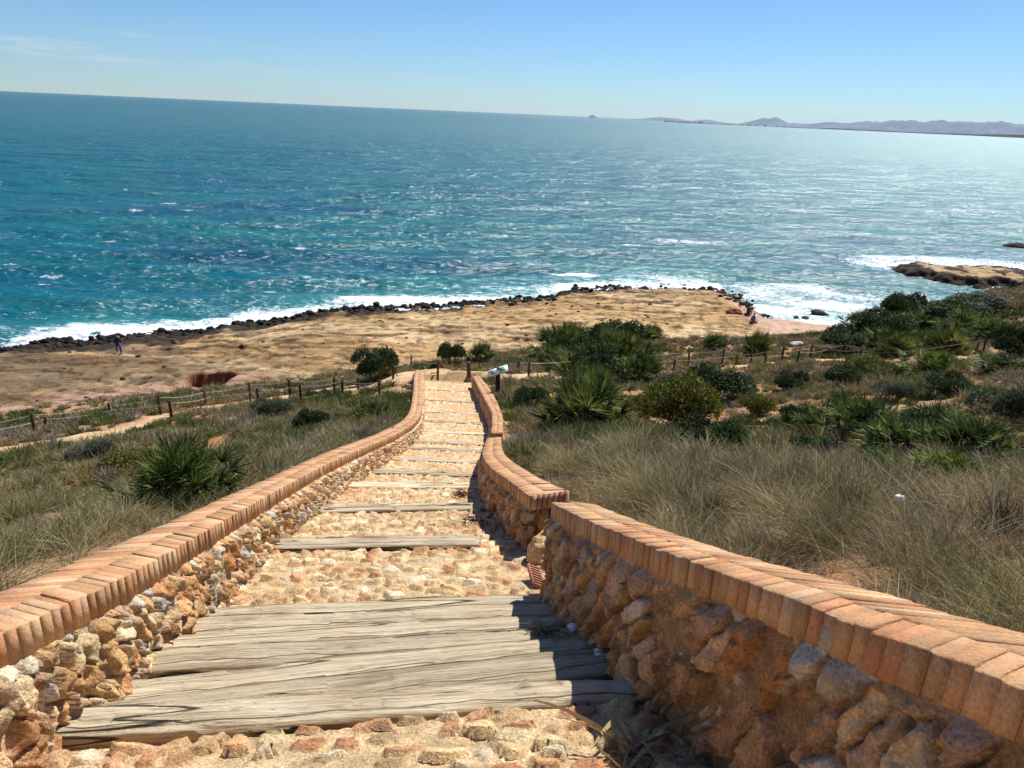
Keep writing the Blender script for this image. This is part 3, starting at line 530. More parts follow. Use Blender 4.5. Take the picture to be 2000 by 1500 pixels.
# ------------------------------------------------------------------ walls: rubble stonework with a chevron brick coping
def resample(P, ds, smooth=.5):
    P = np.array(P, float); L = np.concatenate([[0], np.cumsum(np.linalg.norm(np.diff(P, axis=0), axis=1))]); s = np.arange(0, L[-1]+1e-6, .1)
    Q = np.stack([np.interp(s, L, P[:, i]) for i in range(3)], 1); k = int(smooth/.1)*2+1
    E = np.vstack([Q[0]+(Q[0]-Q[1])*np.arange(k//2, 0, -1)[:, None], Q, Q[-1]+(Q[-1]-Q[-2])*np.arange(1, k//2+1)[:, None]])
    return np.stack([np.convolve(E[:, i], np.ones(k)/k, 'valid') for i in range(3)], 1)
def wall(W_, label, seed, body_label, mort_rgb, end_near=False, wide=.0, drop=1.15, inner_amp=1., csz=(.08, .145), lean=.35, flat=.75, bp=.066, bh=.15, pal=0):
    I = resample(W_['I'], .1); O = resample(W_['O'], .1); n = min(len(I), len(O))
    fi = np.linspace(0, 1, 800); I = np.stack([np.interp(fi, np.linspace(0, 1, len(I)), I[:, k]) for k in range(3)], 1); O = np.stack([np.interp(fi, np.linspace(0, 1, len(O)), O[:, k]) for k in range(3)], 1)
    O[:, 2] = (I[:, 2]+O[:, 2])/2; I[:, 2] = O[:, 2]; I[:, 2] += H; O[:, 2] += H
    mid = (I+O)/2; S = np.concatenate([[0], np.cumsum(np.linalg.norm(np.diff(mid, axis=0), axis=1))]); L = S[-1]
    wd = np.interp(S, S, np.linalg.norm(O-I, axis=1))
    def M(s, t, nn):
        s = np.asarray(s, float); a = np.stack([np.interp(s, S, I[:, k]) for k in range(3)], -1); b = np.stack([np.interp(s, S, O[:, k]) for k in range(3)], -1)
        ex = np.where(s < 0, s, np.where(s > L, s-L, 0.)); T0 = (mid[5]-mid[0])/np.linalg.norm(mid[5]-mid[0]); T1 = (mid[-1]-mid[-6])/np.linalg.norm(mid[-1]-mid[-6])
        T = np.where((s < 0)[..., None], T0, T1)
        p = a+(b-a)*np.asarray(t)[..., None]+ex[..., None]*T; p[..., 2] -= nn
        return p
    g = rng(seed); root = empty('stone_wall', (mid[0][0], mid[0][1], mid[0][2]-drop), label, 'wall'); rl = np.array(root.location)
    # coping bricks
    mb = MB(); Wm = .40
    BP = np.array([lin(214, 160, 118), lin(204, 148, 106), lin(218, 170, 130), lin(200, 132, 94), lin(224, 184, 146), lin(196, 148, 110)])
    p_ = bp; bw = bp*.472
    def brick(cs, ct, row):
        tl, th = (0., .5) if row == 0 else (.5, 1.)
        g1, g2 = g.normal(0, .006, 2); ww = bw+g.normal(0, .0012); dz = max(0, g.normal(.0, .004)); top = g.normal(.0, .003)
        sk = .62*(1 if row == 0 else -1)
        ds0 = 0.; ds1 = sk*(th-tl)*Wm
        e0 = (.0+g1, .5-.003) if row == 0 else (.5+.003, 1.0+g2)
        c0 = cs+(e0[0]-tl)*Wm*sk; c1 = cs+(e0[1]-tl)*Wm*sk
        ha = ww*1.18
        # slanted outer ends give the saw-tooth edge
        o1 = 0.02 if row == 1 else 0.0
        S4 = np.array([c0-ha, c0+ha, c1+ha, c1-ha]); T4 = np.array([e0[0], e0[0], e0[1]-o1, e0[1]+o1])
        ci = S4.mean(); ti = T4.mean(); hb = bh+g.normal(0, .004)
        V = np.vstack([M(S4, T4, hb), M(S4, T4, .008+top), M(ci+(S4-ci)*.86, ti+(T4-ti)*.965, top)])
        if row == 0 and g.random() < .12: V[4:12, 2] -= g.random()*.006
        Fq = [[0, 1, 5, 4], [1, 2, 6, 5], [2, 3, 7, 6], [3, 0, 4, 7], [4, 5, 9, 8], [5, 6, 10, 9], [6, 7, 11, 10], [7, 4, 8, 11], [8, 9, 10, 11], [3, 2, 1, 0]]
        mb.add(V, Fq, (BP[g.integers(6)]*.65+BP.mean(0)*.35)*np.array([.97, 1.03, .98])*(.88+.2*g.random())*.92)
    far = 0; s = 0.0
    while s < L-.02:
        pit = p_*(1+.35*(wide and s < wide)); brick(s, 0, 0); s += pit
    s = .25
    while s < L+.22: brick(s, 0, 1); s += p_
    s = .03
    # stretch of half bricks closing the outer row's ends
    for e, sg in ((0., -1), (L, 1)):
        for t0 in np.arange(.06, .97, .145):
            S4 = np.array([0, 0, .05, .05])*sg+e+sg*.004; T4 = np.array([t0, t0+.12, t0+.12, t0])
            V = np.vstack([M(S4, T4, bh+.003), M(S4, T4, .004)]); Fq = [[0, 1, 5, 4], [1, 2, 6, 5], [2, 3, 7, 6], [3, 0, 4, 7], [4, 5, 6, 7]]
            mb.add(V, Fq, BP[g.integers(6)]*(.8+.25*g.random())*.82)
    # mortar core
    ss = np.arange(0, L, .1); ss = np.append(ss, L); prof = [(.012, bh-.004), (.014, .009), (.25, .009), (.5, .009), (.75, .009), (.972, .009), (.97, bh-.004)]
    V = np.stack([M(ss, np.full(len(ss), a), b) for a, b in prof], 1); Fq = grid_faces(len(ss), len(prof)); m = len(prof)
    Vf = V.reshape(-1, 3); mc = lin(208, 178, 142)*(.85)
    mb.add(Vf, Fq, mc); e = len(ss)-1
    mb.add(Vf, [[0, 1, 5, 6], [1, 2, 4, 5], [2, 3, 3, 4], [e*m+6, e*m+5, e*m+1, e*m+0], [e*m+5, e*m+4, e*m+2, e*m+1]], mc)
    mb.build('brick_coping', M_brick, root, loc=rl).location = (0, 0, 0)
    # rubble body as one closed band round the wall's plan
    us = [0.]
    while us[-1] < L:
        y = np.interp(us[-1], S, mid[:, 1]); us.append(us[-1]+max(.009, .003*max(0, y)))
    us = np.array(us); us[-1] = L
    seg = []   # (point at top, outward normal, arc)
    tin, tout = .055, .945
    A = M(us, np.full(len(us), tin), bh-.012); B = M(us, np.full(len(us), tout), bh-.012)
    T = np.gradient(A, axis=0); T[:, 2] = 0; T /= np.linalg.norm(T, axis=1)[:, None]; sd_ = np.sign((B-A)[:, 0].mean())
    nin = np.stack([T[:, 1], -T[:, 0], 0*T[:, 0]], 1)*-sd_; nout = -nin
    ne = 34; te = np.linspace(tin, tout, ne)[1:-1]
    E1 = M(np.full(ne-2, L), te, bh-.012); E0 = M(np.full(ne-2, 0.), te[::-1], bh-.012)
    uo = us[::4]; 
    P = np.vstack([A, E1, B[::-4], E0]); Nn = np.vstack([nin, np.tile(T[-1], (ne-2, 1)), nout[::-4], np.tile(-T[0], (ne-2, 1))])
    arc = np.concatenate([[0], np.cumsum(np.linalg.norm(np.diff(P[:, :2], axis=0), axis=1))])
    Ns = Nn.copy()
    for _ in range(3): Ns = (np.roll(Ns, 1, 0)+Ns+np.roll(Ns, -1, 0)); Ns /= np.linalg.norm(Ns, axis=1)[:, None]
    nv = int(drop/.0115); v = np.linspace(0, drop, nv)
    U = np.repeat(arc[:, None], nv, 1); Vv = np.repeat(v[None], len(arc), 0)
    ph = .5*np.sin(seed); a = lean
    ur = U*math.cos(a)+Vv*math.sin(a)*inner_amp; vr = -U*math.sin(a)+Vv*math.cos(a)
    ur = ur+.05*(fbm(U*6, Vv*6, seed, 3)-.5)*2; vr = vr+.06*(fbm(U*5, Vv*5, seed+1, 3)-.5)*2
    b, du, dv, r = cells(ur/csz[0], vr/csz[1], seed+2, .95); b2, d2, e2, r2 = cells(ur/.06, vr/.10, seed+3, .9)
    big = r[0] < .82; sh_ = .02+.09*r[1]
    tilt = (du*(r[2]-.5)*2+dv*(r[3]-.5)*2)
    m = sm(b, sh_, sh_+.03)*big
    fac_ = np.abs(d2*(r2[1]-.5)+e2*(r2[2]-.5))*.06
    pl1 = (du*(r[2]-.5)+dv*(r[3]-.5))*.20; pl2 = .05-(np.abs(du*(r[4]-.3)-dv*(r[0]-.4)))*.09
    h1 = m*np.clip(.018+(.05*r[4]+np.minimum(pl1+.03, pl2))*flat+(fbm(U*16, Vv*16, seed+5, 3)-.5)*.03+fac_*1.3, .006, .14)
    m2 = sm(b2, .12, .26)*(r2[0] > .35)*(1-m); h2 = m2*(.012+.02*r2[3])
    topf = sm(Vv, .0, .07)
    disp = (h1+h2+(fbm(U*22, Vv*22, seed+6, 3)-.5)*.016)*topf+.012+Vv*(.02 if pal else .07)
    Pz = P[:, None, :]+Ns[:, None, :]*disp[..., None]; Pz[..., 2] -= Vv
    SP_ = np.array([lin(226, 186, 134), lin(204, 150, 100), lin(196, 108, 54), lin(232, 206, 164), lin(206, 164, 130), lin(184, 128, 84), lin(214, 200, 178), lin(220, 170, 112)])
    SP_ = [np.array([lin(236, 208, 160), lin(222, 180, 126), lin(218, 164, 112), lin(240, 222, 186), lin(216, 182, 148), lin(212, 166, 112), lin(224, 214, 196), lin(230, 190, 136)]), np.array([lin(228, 186, 136), lin(218, 168, 118), lin(206, 142, 90), lin(234, 204, 162), lin(208, 166, 132), lin(196, 148, 102), lin(214, 192, 164), lin(214, 168, 114)])][pal]
    C1 = SP_[(r[1]*7.99).astype(int)]*(.72+.4*r[3][..., None]); C2 = SP_[(r2[1]*7.99).astype(int)]*.9
    mo = np.array(mort_rgb)*(.75+.5*fbm(U*8, Vv*8, seed+7, 3)[..., None])
    C = mo*(1-m2[..., None])+C2*m2[..., None]; C = C*(1-m[..., None])+C1*m[..., None]
    stn = sm(fbm(U*3, Vv*3, seed+8, 4), .52, .7)[..., None]*(.0 if pal else .2); C = C*(1-stn)+C*lin(224, 150, 96)*stn*1.5; C = C*.96
    V0 = Pz.reshape(-1, 3); Fq = grid_faces(len(P), nv, True)[:, ::(1 if sd_ < 0 else -1)]
    o = mk('rubble_stonework', V0, Fq, M_stone, C.reshape(-1, 3), root, smooth=True, loc=rl); o.location = (0, 0, 0)
    return root, M, L
mL = wall(WL, 'long curving stone wall with brick coping along the left side of the stairs', 301, '', lin(214, 184, 146), bp=.078, bh=.155)
m1w = wall(W1, 'nearest right stone wall with wide brick coping in the bottom right corner', 402, '', lin(172, 136, 98), wide=2.8, drop=1.35, csz=(.125, .26), lean=-.45, flat=.5, bh=.135, pal=1)
m2w = wall(W2, 'curved middle right wall section with a square brick end beside the wall gap', 503, '', lin(140, 104, 72), drop=1.15, csz=(.115, .24), lean=-.25, flat=.5, pal=1)
m3w = wall(W3, 'farthest right wall section, bent in its middle, near the information sign', 604, '', lin(150, 110, 76), drop=1.2, pal=1)

# ------------------------------------------------------------------ blade generator
def blades(g, P, D, Ln, Wd, droop, colr, seg=3, taper=.8):
    Nn = len(P); t = np.linspace(0, 1, seg+1)
    D = D/np.linalg.norm(D, axis=1)[:, None]; rv = g.normal(size=(Nn, 3)); S_ = np.cross(D, rv); S_ /= np.linalg.norm(S_, axis=1)[:, None]+1e-9
    Ln = np.broadcast_to(Ln, (Nn,)); Wd = np.broadcast_to(Wd, (Nn,)); droop = np.broadcast_to(droop, (Nn,))
    c = P[:, None]+D[:, None]*(Ln[:, None]*t)[..., None]; c[..., 2] -= (droop*Ln)[:, None]*t**2
    w = Wd[:, None]*.5*(1-t*taper)[None]
    V = np.stack([c-S_[:, None]*w[..., None], c+S_[:, None]*w[..., None]], 2)
    k = (seg+1)*2; i = np.arange(seg)*2; f = np.stack([i, i+1, i+3, i+2], -1); Fq = (np.arange(Nn)*k)[:, None, None]+f[None]
    C = np.repeat(np.broadcast_to(colr, (Nn, 3)), k, 0)
    return V.reshape(-1, 3), Fq.reshape(-1, 4), C
class Acc:
    def __init__(s): s.V = []; s.F = []; s.C = []; s.n = 0
    def add(s, t): V, Fq, C = t; s.V.append(V); s.F.append(Fq+s.n); s.C.append(C); s.n += len(V)
    def build(s, name, mat, parent=None, loc=None): return mk(name, np.vstack(s.V), np.vstack(s.F), mat, np.vstack(s.C), parent, loc=loc)
def cushion_batch(g, C, Rr, Hh, n, width, pal, seg=2, spread=1.25, droop=.15):
    """many cushion shrubs at once. C (k,3), Rr, Hh (k,), n blades each"""
    k = len(C); idx = np.repeat(np.arange(k), n); m = len(idx)
    az = g.random(m)*2*np.pi; el = np.arccos(1-g.random(m)*(1-np.cos(spread)))
    r = Rr[idx]; h = Hh[idx]
    tip = np.stack([np.sin(el)*np.cos(az)*r, np.sin(el)*np.sin(az)*r, np.cos(el)*h+.08*h], 1)*(.65+.45*g.random(m))[:, None]
    st = (.05+.5*g.random(m)); bp = tip*st[:, None]*np.array([1, 1, .55]); bp[:, :2] += g.normal(size=(m, 2))*(r*.12)[:, None]
    d = tip-bp+g.normal(size=(m, 3))*(r*.12)[:, None]; ln = np.linalg.norm(d, axis=1)
    base = (pal[g.integers(len(pal), size=k)]*(.7+.5*g.random(k))[:, None])[idx]; col = base*(.65+.7*g.random(m))[:, None]
    return blades(g, C[idx]+bp, d, ln, width[idx]*(.7+.6*g.random(m)), droop, col, seg)
PG = np.array([lin(168, 154, 110), lin(146, 136, 88), lin(184, 168, 124), lin(124, 108, 82), lin(150, 134, 104)])*.9     # straw grass
PL_ = np.array([lin(162, 152, 106), lin(138, 132, 86), lin(172, 160, 118), lin(126, 112, 86), lin(128, 128, 74)])*.92      # greener left grass
PS = np.array([lin(146, 130, 100), lin(128, 120, 78), lin(160, 142, 104), lin(120, 120, 66), lin(142, 124, 76), lin(140, 128, 116)])   # scrub
PGn = np.array([lin(96, 106, 48), lin(84, 96, 44), lin(110, 112, 56)])*.9
def clear(X, Y):
    return ((X < XL(Y)-.5) | (X > XR(Y)+.5) | (Y > 38.5)) & (path_d(X, Y) > 1.15)
def visible(X, Y, Z):
    z = Z-H; f = Y*math.cos(PIT)-z*math.sin(PIT); b = Y*math.sin(PIT)+z*math.cos(PIT); a = X/f*F; b = b/f*F
    u = 1000+a*math.cos(ROL)+b*math.sin(ROL); v = 750-(-a*math.sin(ROL)+b*math.cos(ROL)); return (f > .5) & (u > -700) & (u < 2900) & (v < 1750) & (v > 0)
g = rng(7)
def scatter(n, x0, x1, y0, y1, dens, need_vis=True):
    X = x0+(x1-x0)*g.random(n); Y = y0+(y1-y0)*g.random(n); k = clear(X, Y) & (g.random(n) < dens(X, Y)); X, Y = X[k], Y[k]; Z = ground_z(X, Y)
    if need_vis: v = visible(X, Y, Z); X, Y, Z = X[v], Y[v], Z[v]
    return np.stack([X, Y, Z], 1)
# tall dry grass close to the walls (uncountable cover)
def near_grass():
    acc = Acc()
    P = scatter(2300, .4, 17, .6, 15.5, lambda X, Y: (sm(np.maximum(15.5-1.45*X, 7.2)-Y+(fbm(X*.8, Y*.8, 120, 3)-.5)*3, 0, .6)*(.25+.75*sm(fbm(X*1.1, Y*1.1, 119, 2), .42, .55)))+.04)
    R0 = .26+.34*g.random(len(P)); k = P[:, 1]
    off = P[:, 0]-XR(P[:, 1]); R0 = np.minimum(R0, .16+.3*np.clip(off-.5, 0, None)+.08)
    acc.add(cushion_batch(g, P, R0*1.35, R0*1.05, 420, np.maximum(.0035, .0008*P[:, 1]), PG, 3, 1.4, .25))
    P2 = scatter(1500, .4, 13, .6, 15.5, lambda X, Y: sm(np.maximum(15.5-1.45*X, 7.2)-Y, 0, .6)); o2 = P2[:, 0]-XR(P2[:, 1])
    acc.add(cushion_batch(g, P2, np.minimum(.22+0*o2, .1+.3*np.clip(o2-.5, 0, None)), np.minimum(.16+0*o2, .08+.3*np.clip(o2-.5, 0, None)), 160, np.full(len(P2), .005), np.array([lin(126, 112, 96), lin(110, 98, 80), lin(150, 136, 112)]), 2, 1.5, .1))
    P3 = scatter(420, .9, 12, .8, 13, lambda X, Y: sm(np.maximum(15.5-1.45*X, 7.2)-Y, 0, .6)*(X > XR(Y)+.8)); m_ = len(P3); k_ = 5; Pr = np.repeat(P3, k_, 0); D3 = g.normal(0, .55, (m_*k_, 3)); D3[:, 2] = 1
    acc.add(blades(g, Pr, D3, .55+.45*g.random(m_*k_), np.maximum(.003, .0006*Pr[:, 1]), .25, lin(206, 192, 150)*(.6+.4*g.random(m_*k_))[:, None], 4, .5))
    P4 = scatter(60, 1.2, 12, 1.5, 13, lambda X, Y: X > XR(Y)+1.); acc.add(cushion_batch(g, P4, .18+.16*g.random(len(P4)), .3+.16*g.random(len(P4)), 260, np.full(len(P4), .006), np.array([lin(96, 78, 60), lin(84, 72, 58)]), 2, 1.2, .05))
    return acc.build('dry_grass', M_grass)
def left_grass():
    acc = Acc()
    P = scatter(4200, -15, -2.2, 1.2, 26, lambda X, Y: sm(fbm(X*.35, Y*.35, 130, 3)+.10*(X > XL(Y)-1.6)+.16*(Y < 9), .50, .58)*(.25+.75*sm(fbm(X*1., Y*1., 129, 2), .42, .55)))
    off = XL(P[:, 1])-P[:, 0]; R0 = np.minimum(.24+.2*g.random(len(P)), .16+.3*np.clip(off-.5, 0, None)+.08)
    acc.add(cushion_batch(g, P, R0*1.3, R0*1.0, 170, np.maximum(.004, .0009*P[:, 1]), PL_, 3, 1.2, .22))
    return acc.build('dry_grass', M_grass)
tag(near_grass(), 'dry straw coloured grass tussocks massed behind the right wall', 'grass', kind='stuff')
tag(left_grass(), 'olive green grass massed behind the left wall', 'grass', kind='stuff')
# low scrub cover on the slope
def scrub():
    acc = Acc()
    P = scatter(60000, -42, 72, 8, 95, lambda X, Y: sm(fbm(X*.22, Y*.22, 140, 4)+.05*sm(X, 0, 20)+.10*sm(X, 24, 34)*sm(Y, 38, 50), .36, .54)*.85+.12)
    d = dland(P[:, 0], P[:, 1]); ye = np.interp(P[:, 0], YE_X, YE_Y)
    P = P[(d > -.5) & (P[:, 1] < ye-.6) & ~((P[:, 0] > .3) & (P[:, 1] < np.maximum(14.5-1.45*P[:, 0], 6.8)))]
    P = P[~((P[:, 0] > -7) & (P[:, 0] < -2) & (P[:, 1] < 7))]
    D = np.hypot(P[:, 0], P[:, 1]); dens = fbm(P[:, 0]*.5, P[:, 1]*.5, 141, 3)
    R0 = (.14+.34*g.random(len(P))**1.6)*(.7+.7*dens)
    near = D < 26; mid = (D >= 26) & (D < 45); far = D >= 45
    grn = fbm(P[:, 0]*.3, P[:, 1]*.3, 142, 2) > .56
    for sel, nb in ((near, 200), (mid, 110), (far, 54)):
        for gg, pal in ((grn, PGn), (~grn, PS)):
            q = sel & gg; acc.add(cushion_batch(g, P[q], R0[q]*1.25, R0[q]*.95, nb, .0011*D[q]+.002, pal, 1, 1.45, .05))
    print('scrub', len(P)); return acc.build('scrub', M_leaf)
tag(scrub(), 'low grey brown and olive scrub covering the slope', 'scrub', kind='stuff')

# ------------------------------------------------------------------ countable bushes
def palm_mesh(name, seed, nl=46, R0=1., pal=None, hgt=1.):
    g = rng(seed); acc = Acc(); pal = np.array([lin(92, 106, 46), lin(70, 88, 36), lin(128, 134, 64), lin(56, 72, 34)]) if pal is None else pal
    az = g.random(nl)*2*np.pi; el = np.radians(8+74*g.random(nl)**.8); L = R0*(.45+.28*g.random(nl))
    d = np.stack([np.cos(el)*np.cos(az), np.cos(el)*np.sin(az), np.sin(el)*hgt], 1); d /= np.linalg.norm(d, axis=1)[:, None]
    b = np.stack([g.normal(0, .13*R0, nl), g.normal(0, .13*R0, nl), np.zeros(nl)], 1)
    col = pal[g.integers(len(pal), size=nl)]*(.75+.5*g.random(nl))[:, None]
    acc.add(blades(g, b, d, L, .016*R0, .05, col*.9, 2, .3)); tip = b+d*L[:, None]; tip[:, 2] -= .05*L
    side = np.cross(d, np.array([0, 0, 1.])); side /= np.linalg.norm(side, axis=1)[:, None]; up = np.cross(side, d)
    tw = g.normal(0, .5, nl); side2 = side*np.cos(tw)[:, None]+up*np.sin(tw)[:, None]
    ns = 15; a = np.linspace(-1.45, 1.45, ns)
    dd = d[:, None]*np.cos(a)[None, :, None]+side2[:, None]*np.sin(a)[None, :, None]+up[:, None]*(.18*g.random((nl, ns)))[..., None]
    ll = (R0*.42*(.8+.35*g.random((nl, 1)))*(1-.18*np.abs(a)/1.45)).ravel()
    acc.add(blades(g, np.repeat(tip, ns, 0), dd.reshape(-1, 3), ll, .038*R0, .16, np.repeat(col, ns, 0)*(.85+.3*g.random(nl*ns))[:, None], 2, .9))
    nd = max(6, nl//4); az = g.random(nd)*2*np.pi                                                # dead drooping fronds near the ground
    d = np.stack([np.cos(az), np.sin(az), .1+.2*g.random(nd)], 1); P0 = np.repeat(np.zeros((nd, 3)), 9, 0); dd = np.repeat(d, 9, 0)+g.normal(0, .22, (nd*9, 3))
    acc.add(blades(g, P0, dd, R0*(.6+.3*g.random(nd*9)), .02*R0, .25, lin(182, 166, 130)*(.55+.5*g.random(nd*9))[:, None], 2, .8))
    return acc.build(name, M_leaf)
def leafy_mesh(name, seed, n=2600, pal=None, size=.05, lumps=9):
    """rounded shrub about 1 m in radius: leaf blades on twigs gathered in uneven lumps, plus its woody stems"""
    g = rng(seed); acc = Acc(); az = g.random(lumps)*2*np.pi; rr = .62*np.sqrt(g.random(lumps)); cz = .35+.45*g.random(lumps)*(1-rr*.6); lr = .26+.2*g.random(lumps)
    c = np.stack([rr*np.cos(az), rr*np.sin(az), cz], 1); k = g.integers(lumps, size=n); d = g.normal(size=(n, 3)); d /= np.linalg.norm(d, axis=1)[:, None]; d[:, 2] = np.abs(d[:, 2])*.9+d[:, 2]*.1
    P = c[k]+d*(lr[k]*(.55+.5*g.random(n)**.5))[:, None]; P[:, 2] = np.maximum(P[:, 2], .02)
    dd = d+g.normal(0, .7, (n, 3)); col = pal[g.integers(len(pal), size=n)]*(.6+.7*g.random(n))[:, None]*(.8+.4*(k % 3)/2)[:, None]
    acc.add(blades(g, P, dd, size*(1+g.random(n)), size*.55, .1, col, 1, .5))
    st = np.zeros((lumps*3, 3)); st[:, :2] = g.normal(0, .05, (lumps*3, 2)); acc.add(blades(g, st, np.repeat(c, 3, 0)+g.normal(0, .15, (lumps*3, 3))-st, np.repeat(np.linalg.norm(c, axis=1), 3)*1.15, .03, -.02, lin(110, 90, 70), 3, .7))
    return acc.build(name, M_leaf)
DARKG = np.array([lin(56, 70, 34), lin(44, 58, 28), lin(68, 82, 38)]); YEL = np.array([lin(92, 104, 36), lin(140, 138, 48), lin(72, 86, 34), lin(108, 98, 44)]); GRY = np.array([lin(88, 94, 70), lin(74, 82, 58), lin(100, 104, 80)])
PR = [palm_mesh('dwarf_palm', 900+i, nl) for i, nl in enumerate((110, 95, 80, 90))]
PRy = palm_mesh('dwarf_palm', 910, 90, pal=np.array([lin(98, 116, 40), lin(120, 128, 48), lin(84, 100, 36)]))
LR = {'dark': [leafy_mesh('evergreen_shrub', 920+i, 6500, DARKG, .06) for i in range(2)], 'yel': [leafy_mesh('evergreen_shrub', 930, 7500, YEL, .055, 14)], 'grey': [leafy_mesh('evergreen_shrub', 935, 7000, GRY, .05)]}
protos = PR+[PRy]+LR['dark']+LR['yel']+LR['grey']; used = set()
def plant(src, px, py, wpx, hpx, label, cat, group, rz=0, unit=.85):
    if py < 960: wpx *= 1.12; hpx *= 1.08
    p = at(px, py); Zc = p[1]*math.cos(PIT)+(H-p[2])*math.sin(PIT); w = wpx/F*Zc; h = hpx/F*Zc
    if src.name in used: o = src.copy(); COL.objects.link(o)
    else: o = src; used.add(src.name)
    s = w/2/unit; o.location = (p[0], p[1]+s*.3, float(ground_z(p[0], p[1]+s*.3))-.03*s); o.scale = (s, s, max(.55*s, min(1.4*s, h/.80))); o.rotation_euler = (0, 0, rz)
    return tag(o, label, cat, group)
GP = 'dwarf fan palms on the slope'; GS = 'evergreen shrubs on the slope'
rz_ = rng(5)
for (i, x, y, w, h, lab) in [
    (0, 335, 992, 230, 122, 'large dwarf fan palm beside the left wall with pale dead fronds'),
    (1, 1140, 838, 165, 95, 'big dark fan palm right of the sign, at the lower end of the palm thicket'),
    (2, 1130, 742, 130, 55, 'fan palm in the middle of the thicket right of the sign'),
    (3, 1195, 722, 110, 65, 'dark fan palm behind the big one, upper right of the thicket'),
    (0, 1105, 697, 110, 55, 'upper left fan palm of the thicket beside the rock shelf'),
    (1, 1165, 690, 80, 42, 'fan palm at the top of the thicket against the rock shelf'),
    (2, 1252, 750, 100, 52, 'fan palm at the right edge of the thicket where the right path starts'),
    (3, 1272, 668, 58, 30, 'small round fan palm on the skyline of the slope above the rock shelf'),
    (0, 1222, 670, 56, 26, 'low fan palm just left of the small round one above the rock shelf'),
    (1, 940, 712, 56, 38, 'spiky fan palm right of the round bush beyond the stair foot'),
    (2, 722, 835, 85, 45, 'green fan palm left of the left wall where it bends'),
    (3, 1482, 698, 62, 42, 'round fan palm standing behind the right rope fence'),
    (0, 1398, 682, 46, 22, 'small fan palm behind the right rope fence near its left end'),
    (1, 1612, 853, 100, 55, 'smaller fan palm left of the large one in mid slope'),
    (2, 1697, 858, 145, 80, 'large dark fan palm in mid slope right of the smaller one'),
    (3, 1790, 905, 190, 78, 'broad fan palm below the large dark one in mid slope'),
    (0, 1925, 900, 180, 75, 'fan palm at the right border, above the bright green ones'),
    (1, 1420, 893, 90, 42, 'fan palm beside the dark shrub, below the yellow leaved shrub'),
    (2, 1750, 697, 110, 52, 'fan palm where the right rope fence passes into bushes'),
    (3, 1852, 694, 95, 50, 'fan palm left of the tall fence post at right'),
    (0, 1690, 655, 90, 40, 'fan palm on the far hillside above the rope fence'),
    (1, 1905, 652, 110, 40, 'fan palm on the far hillside near the right border'),
    (2, 1968, 730, 100, 35, 'light green fan palm under the right end of the rope fence'),
    (3, 1800, 645, 90, 32, 'fan palm in the middle of the far hillside'),
    (1, 1860, 868, 170, 66, 'fan palm behind the broad ones, right of the large dark one'),
    (2, 1650, 800, 70, 34, 'small fan palm right behind the large dark one in mid slope'),
    (0, 1160, 785, 120, 60, 'fan palm directly behind the big one at the lower end of the thicket'),
    (3, 1085, 725, 80, 44, 'fan palm at the left edge of the thicket, right of the sign'),
    (1, 1950, 668, 90, 38, 'fan palm on the far hillside just above the right end of the fence'),
    (2, 1790, 690, 90, 40, 'fan palm between two others at the bushy end of the right fence'),
    (0, 1225, 715, 90, 52, 'fan palm at the upper right corner of the thicket')]:
    plant(PR[i], x, y, w, h, lab, 'dwarf palm', GP, rz_.random()*6)
for (x, y, w, h, lab) in [(1735, 935, 120, 52, 'bright green fan palm left in the pair above the tall dry grass'), (1865, 955, 170, 62, 'bright green fan palm right in the pair above the tall dry grass'), (1840, 722, 110, 34, 'yellow green fan palm in front of the sandy path at right'), (1470, 915, 75, 32, 'small bright green fan palm at the edge of the dry grass')]:
    plant(PRy, x, y, w, h, lab, 'dwarf palm', GP, rz_.random()*6)
